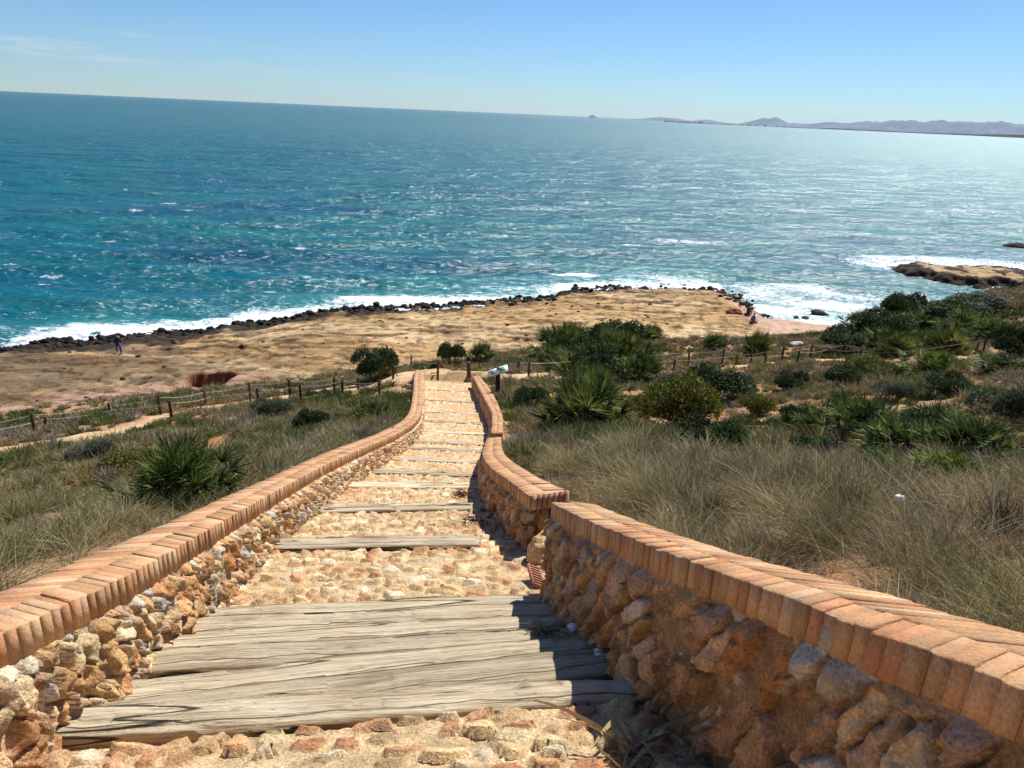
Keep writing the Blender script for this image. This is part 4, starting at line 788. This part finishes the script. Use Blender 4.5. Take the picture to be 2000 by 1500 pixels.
for (k, j, x, y, w, h, lab) in [
    ('dark', 0, 730, 748, 80, 50, 'dark bushy evergreen beside the left rope fence near the stair foot'),
    ('dark', 1, 880, 716, 48, 36, 'round dark bush beyond the stair foot by the fence post'),
    ('yel', 0, 1332, 842, 125, 85, 'rounded shrub with yellowish leaves in mid slope'),
    ('dark', 0, 1390, 893, 110, 60, 'dark green shrub below the yellow leaved shrub'),
    ('dark', 1, 1400, 790, 120, 50, 'broad green bush above the yellow leaved shrub'),
    ('grey', 0, 1968, 838, 110, 78, 'grey green shrub at the right border'),
    ('dark', 0, 1767, 628, 75, 42, 'dark shrub on the ridge above the cove'),
    ('dark', 1, 1985, 705, 80, 52, 'dark shrub behind the right end of the rope fence'),
    ('dark', 1, 1118, 720, 90, 48, 'dark leafy shrub between the palms of the thicket'),
    ('dark', 0, 1205, 690, 100, 46, 'dark leafy shrub at the top right of the thicket'),
    ('dark', 1, 1165, 760, 110, 60, 'dark leafy shrub in the lower middle of the thicket'),
    ('dark', 0, 1845, 890, 150, 62, 'dark leafy shrub among the broad palms at right in mid slope'),
    ('dark', 1, 1600, 900, 90, 34, 'low dark shrub between the yellow leaved shrub and the broad palms'),
    ('dark', 0, 1730, 660, 90, 38, 'dark shrub on the far hillside above the bushy end of the fence'),
    ('dark', 1, 1860, 640, 100, 36, 'dark shrub on the far hillside behind the palms'),
    ('dark', 0, 1660, 690, 90, 34, 'dark shrub touching the right rope fence near its bushy end'),
    ('dark', 0, 1548, 772, 62, 34, 'small round green bush in mid slope below the middle of the right fence'),
    ('yel', 0, 1478, 812, 58, 32, 'small olive bush just right of the yellow leaved shrub'),
    ('dark', 1, 1650, 762, 70, 34, 'small dark bush in mid slope above the large dark fan palm'),
    ('grey', 0, 1755, 785, 70, 36, 'small grey bush right above the large dark fan palm'),
    ('dark', 0, 1860, 775, 80, 36, 'round dark bush on the slope left of the grey green border shrub'),
    ('yel', 0, 1255, 818, 62, 36, 'small olive bush between the big fan palm and the yellow leaved shrub'),
    ('dark', 1, 1565, 838, 66, 34, 'small dark bush left of the smaller fan palm in mid slope'),
    ('grey', 0, 1310, 775, 70, 34, 'grey bush just above the yellow leaved shrub'),
    ('yel', 0, 1700, 735, 70, 30, 'olive bush in front of the bushy end of the right fence'),
    ('dark', 0, 1040, 800, 60, 34, 'low bush between the far right wall and the big fan palm'),
    ('grey', 0, 530, 822, 70, 36, 'grey bush on the left slope above the long left wall'),
    ('dark', 1, 608, 842, 56, 30, 'small dark bush on the left slope, left of the green fan palm'),
    ('grey', 0, 170, 905, 70, 34, 'grey bush on the left slope near the left border'),
    ('yel', 0, 240, 925, 80, 34, 'yellowish low bush above the large left fan palm'),
    ('grey', 0, 1905, 617, 110, 34, 'grey shrub on the ridge near the right border'),
    ('dark', 1, 1625, 672, 0.1, 0.1, '')]:
    if lab: plant(LR[k][j], x, y, w, h, lab, 'shrub', GS, rz_.random()*6)

# ------------------------------------------------------------------ rope fences
PC = lin(84, 58, 42)
def fence(label, posts, sag=.10, ropes=True, group=None, ph=None, hscale=1.):
    pts = []
    for i, (x, yt, yb_) in enumerate(posts):
        p = at(x, yb_); Zc = p[1]*math.cos(PIT)+(H-p[2])*math.sin(PIT); pts.append((p, min(1.25, max(.5, (yb_-yt)/F*Zc/.95))))
    root = empty('rope_fence', pts[0][0], label, 'fence', group); rl = np.array(pts[0][0])
    g = rng(len(posts)*7+int(abs(posts[0][0])))
    tops = []
    for p, h in pts:
        m = MB(); le = g.normal(0, .03, 2); zz = np.array([-.25, 0, .5*h, h-.02, h]); P = np.stack([p[0]+le[0]*zz, p[1]+le[1]*zz, p[2]+zz], 1)
        m.tube(P, [.065, .065, .062, .06, .045], PC*(.8+.4*g.random()), 10); o = m.build('post', M_oldwood, root, True, loc=rl); o.location = (0, 0, 0)
        tops.append(P[3]-np.array([0, 0, .08]))
    for a, b in zip(tops[:-1], tops[1:]):
        t = np.linspace(0, 1, 14); P = a[None]*(1-t)[:, None]+b[None]*t[:, None]; P[:, 2] -= sag*4*t*(1-t)*(.6+.6*g.random()); m = MB(); m.tube(P, .010, lin(190, 182, 160), 6, False)
        o = m.build('rope', M_cloth, root, True, loc=rl); o.location = (0, 0, 0)
    return root
fence('far row of the left rope fence, along the beach side of the sandy path', [(-60, 825, 868), (68, 806, 846), (216, 786, 815), (314, 772, 810), (401, 762, 792), (489, 748, 785), (567, 741, 778), (653, 736, 768), (700, 738, 762)])
fence('near row of the left rope fence, along the stair side of the sandy path', [(-60, 840, 880), (91, 814, 838), (233, 794, 815), (336, 782, 822), (416, 770, 789), (504, 758, 790), (588, 750, 787), (669, 741, 777), (741, 742, 772)])
fence('near row of the right rope fence, low posts on the seaside path edge', [(1012, 705, 728), (1315, 702, 730), (1437, 692, 713), (1494, 694, 714), (1555, 685, 716), (1616, 680, 700), (1678, 682, 703), (1750, 686, 700), (1916, 657, 701), (2040, 655, 690)])
fence('far row of the right rope fence, below the fan palms', [(1032, 708, 737), (1343, 685, 717), (1410, 682, 713), (1465, 690, 712), (1526, 675, 708), (1581, 671, 702), (1646, 672, 699), (1720, 677, 702), (1800, 668, 692), (1905, 668, 690)])
fence('short fence of three posts and low rope beyond the stair foot', [(768, 712, 741), (803, 692, 715), (855, 705, 732)], sag=.35)
def timber(a, b, r, label, name='fallen_post'):
    p, q = at(*a), at(*b); m = MB(); t = np.linspace(0, 1, 6)[:, None]; P = p*(1-t)+q*t; P[:, 2] = ground_z(P[:, 0], P[:, 1])+r+.03
    m.tube(P, r, lin(186, 160, 124), 8); o = m.build(name, M_oldwood, None, True, loc=P[0]); return tag(o, label, 'timber', 'loose timbers beyond the stair foot')
timber((775, 736), (832, 724), .05, 'long pale timber lying across the path beyond the stair foot'); timber((806, 716), (836, 720), .045, 'short timber lying beside the lone fence post'); timber((842, 735), (858, 729), .045, 'short leaning timber at the post right of the path')

# stair end post
p = at(915, 748); m = MB(); zz = np.array([0, .5, 1., 1.02]); m.tube(np.stack([p[0]+0*zz, p[1]+0*zz, p[2]-.2+zz*.85], 1), [.11, .11, .11, .09], lin(96, 70, 52), 12)
tag(m.build('wooden_post', M_oldwood, None, True, loc=p), 'thick brown wooden post at the far end of the right wall', 'post')

# ------------------------------------------------------------------ information sign
def sign():
    p = at(971, 778); Zc = p[1]*math.cos(PIT)+(H-p[2])*math.sin(PIT); hh = 58/F*Zc
    root = empty('information_sign', p, 'black post with a tilted white and green information board beside the far right wall', 'sign')
    m = MB(); m.box((0, 0, hh/2-.1), (.19, .12, hh+.2), lin(30, 28, 28)); m.box((0, 0, hh+.06), (.09, .07, .14), lin(34, 30, 28)); m.build('post', M_paint, root)
    rot = Matrix.Rotation(R_(-20), 3, 'Y') @ Matrix.Rotation(R_(38), 3, 'X'); w = 40/F*Zc; h = .36
    c = np.array([0, -.10, hh+.0]); m = MB(); m.box(c, (w, h, .03), lin(30, 30, 30), rot); b = m.build('board', M_paint, root)
    Rm = np.array(rot); up = Rm@np.array([0, 0, 1.])
    def patch(x0, x1, y0, y1, colr, n, lift):
        m = MB(); cc = c+Rm@np.array([(x0+x1)/2*w, (y0+y1)/2*h, .017+lift]); m.box(cc, ((x1-x0)*w, (y1-y0)*h, .004), colr, rot); return m.build(n, M_paint, b)
    patch(-.49, .49, -.47, .47, lin(236, 236, 228), 'printed_sheet', 0)
    patch(-.38, -.10, -.30, .34, lin(170, 180, 190), 'printed_picture', .003); patch(.02, .34, -.20, .40, lin(90, 176, 140), 'printed_map', .003)
    patch(-.02, .02, -.4, .4, lin(200, 205, 200), 'printed_picture', .003)
    for k in range(4): patch(-.36, -.12, -.24+.13*k, -.20+.13*k, lin(96, 104, 116), 'printed_line', .006)
    for k in range(3): patch(.06, .28, -.1+.15*k, -.04+.15*k, lin(60, 130, 96), 'printed_line', .006)
    root.rotation_euler = (0, 0, R_(4))
sign()

# ------------------------------------------------------------------ rocks and litter
def rock(name, p, r, label, cat, colr, seed, group=None, sq=(1, 1, .7), facet=1.2, rz=0.):
    n, k = 36, 22; a = np.linspace(0, 2*np.pi, n, endpoint=False); b = np.linspace(0.001, np.pi-.001, k); A, B = np.meshgrid(a, b, indexing='ij')
    d = np.stack([np.sin(B)*np.cos(A), np.sin(B)*np.sin(A), np.cos(B)], -1); g = rng(seed); pl = g.normal(size=(9, 3)); pl /= np.linalg.norm(pl, axis=1)[:, None]
    rr = np.ones(A.shape)
    for q in pl: dt = d@q; rr = np.minimum(rr, np.where(dt > .2, (.72+.2*g.random())/np.maximum(dt, .2), 9))
    rr = 1+(rr-1)*min(1, facet)+.45*(fbm(d[..., 0]*2.2+seed, d[..., 1]*2.2+d[..., 2]*2.2, seed, 4)-.5)
    V = d*rr[..., None]*np.array(sq)*r; C = np.broadcast_to(colr, V.shape)*(.8+.4*fbm(d[..., 0]*4, d[..., 2]*4+d[..., 1], seed+1, 3))[..., None]
    o = mk(name, V, grid_faces(n, k, True), M_stone, C, smooth=True); o.location = p; o.rotation_euler = (0, 0, rz)
    return tag(o, label, cat, group)
p = (.36, 5.9, H-3.82); rock('boulder', p, .20, 'rounded pale boulder in the gap between the right walls', 'boulder', lin(222, 186, 136), 5, sq=(.85, .8, 1.0), facet=.35)
p = at(1557, 676); rock('boulder', (p[0], p[1], p[2]+.1), .45, 'white rock lying behind the right rope fence', 'boulder', lin(226, 214, 196), 9, sq=(1.2, .8, .5))
p = plane(1600, 614, .1); rock('sea_rock', p, .95, 'dark rock standing in the surf of the cove', 'rock', lin(64, 50, 40), 11, sq=(1.2, 1, .6))
for i, (x, y, r, lab) in enumerate([(1555, 620, .35, 'smaller left stone of the two at the waterline of the cove'), (1573, 622, .45, 'right stone of the two at the waterline of the cove')]):
    rock('sea_rock', plane(x, y, .25), r, lab, 'rock', lin(110, 92, 80), 20+i)
p = plane(1985, 481, .2); rock('sea_rock', p, 2.3, 'long black rock awash beyond the spit at the right border', 'rock', lin(40, 36, 34), 31, sq=(1.5, .8, .3))
p = plane(1435, 612, 1.0); rock('boulder', p, .9, 'reddish boulder near the tip of the rock shelf', 'boulder', lin(150, 88, 62), 33, sq=(1.1, .8, .7))
p = plane(1302, 592, .9); rock('boulder', p, .7, 'brown boulder alone on the rock shelf near its tip', 'boulder', lin(110, 84, 56), 34, sq=(1.2, .8, .6))
p = plane(1002, 634, 1.0); rock('boulder', p, 1.9, 'low brown outcrop in the middle of the rock shelf', 'boulder', lin(176, 138, 84), 36, sq=(1.5, .7, .25))
# dark wave-washed stones along the shelf edge: an uncountable band
def edge_stones():
    g = rng(77); V = []; Fq = []; C = []; n0 = 0; a = np.linspace(0, 2*np.pi, 7, endpoint=False); b = np.linspace(.1, np.pi-.3, 5); A, B = np.meshgrid(a, b, indexing='ij'); d = np.stack([np.sin(B)*np.cos(A), np.sin(B)*np.sin(A), np.cos(B)], -1).reshape(-1, 3); f = grid_faces(7, 5, True)
    n = 1700; xs = -50+78*g.random(n); off = np.abs(g.normal(0, 1, n))*1.5-.5; ys = shore(xs)-off; zz = shelf_z(xs, ys)[0]
    far = g.random(n) < .12; ys = np.where(far, shore(xs)-2-22*g.random(n), ys); zz = shelf_z(xs, ys)[0]
    tp = np.array([plane(*q_, .5)[:2] for q_ in ((1395, 560), (1425, 572), (1445, 590), (1462, 600), (1480, 615))]); kk = g.random(420)*3.999; i0 = kk.astype(int); pt = tp[i0]*(1-(kk-i0))[:, None]+tp[i0+1]*(kk-i0)[:, None]+g.normal(0, .8, (420, 2))
    xs = np.append(xs, pt[:, 0]); ys = np.append(ys, pt[:, 1]); zz = np.append(zz, np.maximum(shelf_z(pt[:, 0], pt[:, 1])[0], .1)); far = np.append(far, g.random(420) < .4)
    for x, y, z, fr_ in zip(xs, ys, zz, far):
        r = (.07+.30*g.random()**3)*(.6 if fr_ else 1); v = d*r*np.array([1.2, 1, .75])*(1+.35*(g.random((len(d), 1))-.5))+np.array([x, y, max(z, .05)+r*.2]); V.append(v); Fq.append(f+n0); n0 += len(v); c = lin(48, 42, 36)*(.5+.9*g.random()) if not fr_ else lin(104, 78, 52); C.append(np.broadcast_to(c, v.shape))
    o = mk('shore_stones', np.vstack(V), np.vstack(Fq), M_stone, np.vstack(C)); tag(o, 'band of dark wave washed stones along the edge of the rock shelf', 'stones', kind='stuff')
edge_stones()
def slope_stones():
    g = rng(78); P = scatter(5200, -30, 50, 8, 78, lambda X, Y: sm(fbm(X*.35, Y*.35, 31, 4), .40, .6)); P = P[(Yb(P[:, 0])-P[:, 1] > 0)]
    a = np.linspace(0, 2*np.pi, 6, endpoint=False); b = np.linspace(.1, 2.4, 4); A, B = np.meshgrid(a, b, indexing='ij'); d = np.stack([np.sin(B)*np.cos(A), np.sin(B)*np.sin(A), np.cos(B)], -1).reshape(-1, 3); f = grid_faces(6, 4, True)
    k = len(P); r = (.03+.10*g.random(k)**3); V = P[:, None]+d[None]*(r[:, None, None])*np.array([1.2, 1, .6])*(1+.5*(g.random((k, len(d), 1))-.5)); Fq = (np.arange(k)*len(d))[:, None, None]+f[None]
    C = np.repeat(PAL[g.integers(7, size=k)]*(.6+.35*g.random(k))[:, None], len(d), 0)
    o = mk('loose_stones', V, Fq.reshape(-1, 4), M_stone, C); tag(o, 'small pale stones strewn over the bare soil', 'stones', kind='stuff')
slope_stones()
def crumple(name, p, r, label, colr, seed, sq=(1, .8, .7)):
    n, k = 24, 16; a = np.linspace(0, 2*np.pi, n, endpoint=False); b = np.linspace(.001, np.pi-.001, k); A, B = np.meshgrid(a, b, indexing='ij'); d = np.stack([np.sin(B)*np.cos(A), np.sin(B)*np.sin(A), np.cos(B)], -1)
    bb, _, _, rr = cells(A*1.6, B*2.2, seed); V = d*(.65+.35*rr[0]+.25*bb)[..., None]*np.array(sq)*r
    o = mk(name, V, grid_faces(n, k, True), M_paint, np.broadcast_to(colr, V.shape)); o.location = p; return tag(o, label, 'litter')
crumple('crumpled_paper', (.55, 3.28, H-2.74), .055, 'crumpled white paper at the right end of the timber flight', lin(235, 238, 236), 3)
crumple('crumpled_paper', (.44, 3.72, H-2.92), .04, 'second crumpled white scrap, half in the shadow of the right wall', lin(225, 225, 222), 4)
p = at(1747, 1015); crumple('plastic_scrap', (p[0], p[1], p[2]+.2), .045, 'white plastic scrap caught in the dry grass on the right', lin(235, 236, 236), 6)
p = (1.36, 1.98, H-1.66)
def leaves(p, n, r, label, seed, colr=(150, 130, 96), ln=.2, w=.016):
    g = rng(seed); az = g.random(n)*2*np.pi; P = np.stack([g.normal(0, r*.35, n), g.normal(0, r*.35, n), np.abs(g.normal(0, .02, n))+.012], 1); D = np.stack([np.cos(az), np.sin(az), .05+.35*g.random(n)], 1)
    acc = Acc(); acc.add(blades(g, P, D, ln*(.5+.8*g.random(n)), w, .28, lin(*colr)*(.45+.8*g.random(n))[:, None], 4, .7)); o = acc.build('dead_palm_frond', M_grass); o.location = p
    return tag(o, label, 'dead frond', 'dry plant litter on the stairs')
def on_stair(px, py):
    r = ray(px, py); t = np.geomspace(1.2, 60, 6000); P = r[None]*t[:, None]; k = np.argmax(P[:, 2]+H <= tread_z(P[:, 0], P[:, 1])); return P[k]+np.array([0, 0, H])
leaves(on_stair(1065, 1243)+[0, 0, .01], 22, .12, 'curled dry leaf litter at the right end of the upper timbers', 1)
leaves(on_stair(1235, 1470)+[0, 0, .02], 34, .18, 'large dead palm frond in the shadow at the bottom of the photo', 2, (160, 138, 98), .3, .022)
leaves(on_stair(1190, 1285)+[0, 0, .0], 16, .10, 'small pile of dry leaves beside the crumpled white paper', 3, (120, 100, 72), .12)
leaves(on_stair(900, 972)+[0, 0, .03], 70, .16, 'dry brown weed growing out of the cobbles near the middle right wall', 4, (110, 66, 44), .16, .014)
leaves(on_stair(925, 1025)+[0, 0, .02], 60, .2, 'dark dry weed at the foot of the middle right wall', 5, (76, 60, 44), .16, .014)
# fired clay grate leaning on the wall
p = on_stair(1052, 1150); m = MB(); rot = Matrix.Rotation(R_(8), 3, 'Z') @ Matrix.Rotation(R_(24), 3, 'Y')
m.box((0, 0, 0), (.16, .42, .025), lin(150, 96, 76), rot)
for a in (-1, 1): m.box(np.array(rot)@np.array([a*.072, 0, .02]), (.016, .42, .02), lin(178, 120, 96), rot)
for k in range(8): m.box(np.array(rot)@np.array([0, -.19+.054*k, .02]), (.128, .014, .016), lin(190, 134, 108), rot)
o = m.build('clay_grate', M_brick); o.scale = (.7, .7, .7); o.location = (.27, 5.3, H-3.66); tag(o, 'reddish ribbed clay grate lying beside the nearest right wall end', 'grate')

# ------------------------------------------------------------------ people
def person(loc, rz, joints, radii, edges, parts, label, scale=1.):
    root = empty('person', loc, label, 'person', rz=rz)
    me = bpy.data.meshes.new('body'); me.from_pydata([tuple(np.array(j)*scale) for j in joints], edges, []); o = bpy.data.objects.new('body', me); COL.objects.link(o); o.parent = root
    md = o.modifiers.new('skin', 'SKIN'); sv = me.skin_vertices[0].data
    for i, r in enumerate(radii): sv[i].radius = (r*scale, r*scale*.85)
    sv[0].use_root = True; s2 = o.modifiers.new('sub', 'SUBSURF'); s2.levels = 2; s2.render_levels = 2; me.materials.append(parts['skin'])
    return root, o
def flat(name, rgb, rough=.85):
    m, t, b = nodes(name); n = N(t, 'ShaderNodeTexNoise', {'Scale': 20.}); c = mul(t, lin(*rgb), ramp(t, n.outputs[0], [(.3, .85), (.7, 1.15)])); t.links.new(c, b.inputs['Base Color']); b.inputs['Roughness'].default_value = rough; return m
SK = flat('skin', (176, 124, 96), .6); BLK = flat('black_cloth', (26, 26, 30)); BLU = flat('blue_cloth', (46, 58, 118)); BRN = flat('dark_brown_hair', (30, 22, 18)); SHO = flat('dark_shoes', (30, 26, 26)); LBL = flat('pale_blue_cloth', (120, 134, 176)); TEAL = flat('teal_cloth', (40, 90, 120))
def ell(name, c, r, mat, parent, n=14):
    m = MB(); a = np.linspace(0, np.pi, n); P = np.stack([np.full(n, c[0]), np.full(n, c[1]), c[2]-np.cos(a)*r[2]], 1); m.tube(P, np.maximum(np.sin(a), .02)*r[0], (1, 1, 1), 12); return m.build(name, mat, parent, True)
def clothe(name, parent, chains, mat):
    m = MB()
    for P, r in chains: m.tube(P, r, (1, 1, 1), 12)
    return m.build(name, mat, parent, True)
J = [(0, 0, .95), (0, 0, 1.2), (0, -.01, 1.42), (0, -.01, 1.52), (0, -.02, 1.62), (0, -.02, 1.70),
     (.19, 0, 1.38), (.24, .10, 1.12), (.20, -.02, .90), (.2, -.05, .82), (-.19, 0, 1.38), (-.25, -.06, 1.10), (-.22, .12, .92), (-.21, .16, .85),
     (.09, 0, .90), (.12, -.22, .50), (.13, -.16, .08), (.13, -.30, .04), (-.09, 0, .90), (-.11, .20, .50), (-.12, .42, .12), (-.12, .32, .05)]
ED = [(0, 1), (1, 2), (2, 3), (3, 4), (4, 5), (2, 6), (6, 7), (7, 8), (8, 9), (2, 10), (10, 11), (11, 12), (12, 13), (0, 14), (14, 15), (15, 16), (16, 17), (0, 18), (18, 19), (19, 20), (20, 21)]
RD = [.13, .12, .13, .055, .09, .07, .06, .045, .035, .03, .06, .045, .035, .03, .09, .06, .045, .035, .09, .06, .045, .035]
def shelf_at(px, py):
    r = ray(px, py); t = np.geomspace(30, 140, 5000); P = r[None]*t[:, None]; z = shelf_z(P[:, 0], P[:, 1])[0]; k = np.argmax(P[:, 2]+H <= z); return np.array([P[k][0], P[k][1], z[k]])
pp = shelf_at(233, 690)
root, body = person(pp, R_(35), J, RD, ED, {'skin': SK}, 'person walking on the rock shelf in a dark top and blue trousers', 1.03)
clothe('jacket', root, [([(0, 0, .92), (0, 0, 1.2), (0, 0, 1.4), (0, -.01, 1.5)], [.17, .17, .20, .12]), ([(.15, 0, 1.44), (.245, .10, 1.14), (.21, .0, .93)], [.09, .07, .055]), ([(-.15, 0, 1.44), (-.255, -.06, 1.12), (-.23, .11, .95)], [.075, .062, .05])], BLK)
clothe('trousers', root, [([(0, 0, .99), (0, 0, .88)], [.172, .17]), ([(.085, 0, .93), (.12, -.22, .52), (.135, -.17, .14)], [.115, .085, .065]), ([(-.085, 0, .93), (-.11, .20, .52), (-.12, .41, .18)], [.115, .085, .065])], BLU)
clothe('tied_jumper', root, [([(.06, .12, .98), (.1, .17, .75), (.1, .18, .55)], [.08, .09, .04]), ([(-.06, .12, .98), (-.1, .17, .78), (-.12, .2, .6)], [.07, .08, .03])], LBL)
ell('hair', (0, .0, 1.72), (.105, .1, .11), BRN, root)
clothe('shoe', root, [([(.13, -.12, .05), (.13, -.38, .04)], [.055, .045])], SHO); clothe('shoe', root, [([(-.12, .46, .12), (-.12, .28, .04)], [.055, .045])], SHO)
def seated(px, py, rz, top, leg, label, seat=.32):
    p = shelf_at(px, py)
    J2 = [(0, 0, .12), (0, -.03, .38), (0, -.06, .58), (0, -.07, .67), (0, -.09, .77), (0, -.09, .85), (.18, -.06, .54), (.23, -.2, .32), (.12, -.38, .38), (.08, -.42, .38), (-.18, -.06, .54), (-.23, -.2, .32), (-.1, -.38, .4), (-.06, -.42, .4), (.09, -.05, .12), (.12, -.42, .30), (.12, -.5, -.1+.02), (.12, -.6, -.12), (-.09, -.05, .12), (-.12, -.42, .32), (-.12, -.55, -.06), (-.12, -.66, -.1)]
    s = rock('boulder', (p[0], p[1], p[2]), .42, 'low rock under the '+label.split(' in ')[0]+' '+label.split(' in ')[1].split(' at ')[0], 'boulder', lin(120, 92, 64), int(px), sq=(1.1, .8, .7))
    root, b = person((p[0], p[1], p[2]+.24), rz, J2, RD, ED, {'skin': SK}, label, 1.)
    clothe('top', root, [([(0, 0, .1), (0, -.03, .38), (0, -.06, .56), (0, -.07, .66)], [.17, .165, .18, .08]), ([(.16, -.06, .56), (.235, -.2, .34), (.13, -.36, .38)], [.075, .062, .05]), ([(-.16, -.06, .56), (-.235, -.2, .34), (-.12, -.36, .4)], [.075, .062, .05])], top)
    clothe('trousers', root, [([(.085, -.0, .12), (.12, -.42, .31), (.12, -.5, -.02)], [.11, .085, .06]), ([(-.085, -.0, .12), (-.12, -.42, .33), (-.12, -.54, .0)], [.11, .085, .06])], leg)
    ell('hair', (0, -.07, .87), (.105, .1, .11), BRN, root)
seated(1460, 615, R_(20), BLK, BLK, 'person seated in black at the edge of the small cove')
seated(1471, 631, R_(-40), TEAL, BLU, 'person seated in blue at the edge of the small cove')

# distant seafront blocks
g = rng(12); first = None
for i in range(15):
    x = 1298+ i*9 + g.random()*5 if i < 9 else 1440+(i-9)*18+g.random()*8
    D = 9300.; r = ray(x, 177+.044*x); az = math.atan2(r[0], r[1]); hh = 8+9*g.random(); ww = 16+14*g.random()
    if first is None:
        m = MB(); m.box((0, 0, .5), (1, 1, 1), lin(196, 188, 178)); m.box((0, 0, 1.04), (.4, .5, .08), lin(180, 170, 160)); o = first = m.build('apartment_block', M_paint)
    else: o = first.copy(); COL.objects.link(o)
    o.location = (math.sin(az)*D, math.cos(az)*D, 0); o.scale = (ww, 20, hh); o.rotation_euler = (0, 0, -az)
    tag(o, 'tiny pale apartment block on the hazy far coast' if 0 else 'tiny pale apartment block on the far coast, number %s from the left' % (['one','two','three','four','five','six','seven','eight','nine','ten','eleven','twelve','thirteen','fourteen','fifteen'][i]), 'building', 'apartment blocks on the far coast')

# ------------------------------------------------------------------ haze
def haze():
    m = MB(); m.box((9000, 11000, 149), (34000, 30000, 304), (1, 1, 1)); o = m.build('haze', None)
    mt = bpy.data.materials.new('haze_air'); mt.use_nodes = True; t = mt.node_tree; t.nodes.clear(); v = t.nodes.new('ShaderNodeVolumePrincipled'); v.inputs['Density'].default_value = 1.3e-5; v.inputs['Color'].default_value = (.66, .82, 1, 1); v.inputs['Anisotropy'].default_value = .2
    ou = t.nodes.new('ShaderNodeOutputMaterial'); t.links.new(v.outputs[0], ou.inputs['Volume']); o.data.materials.clear(); o.data.materials.append(mt); tag(o, kind='stuff')
    tag(o, 'pale sea haze', 'haze')
HAZE = True
if HAZE: haze()
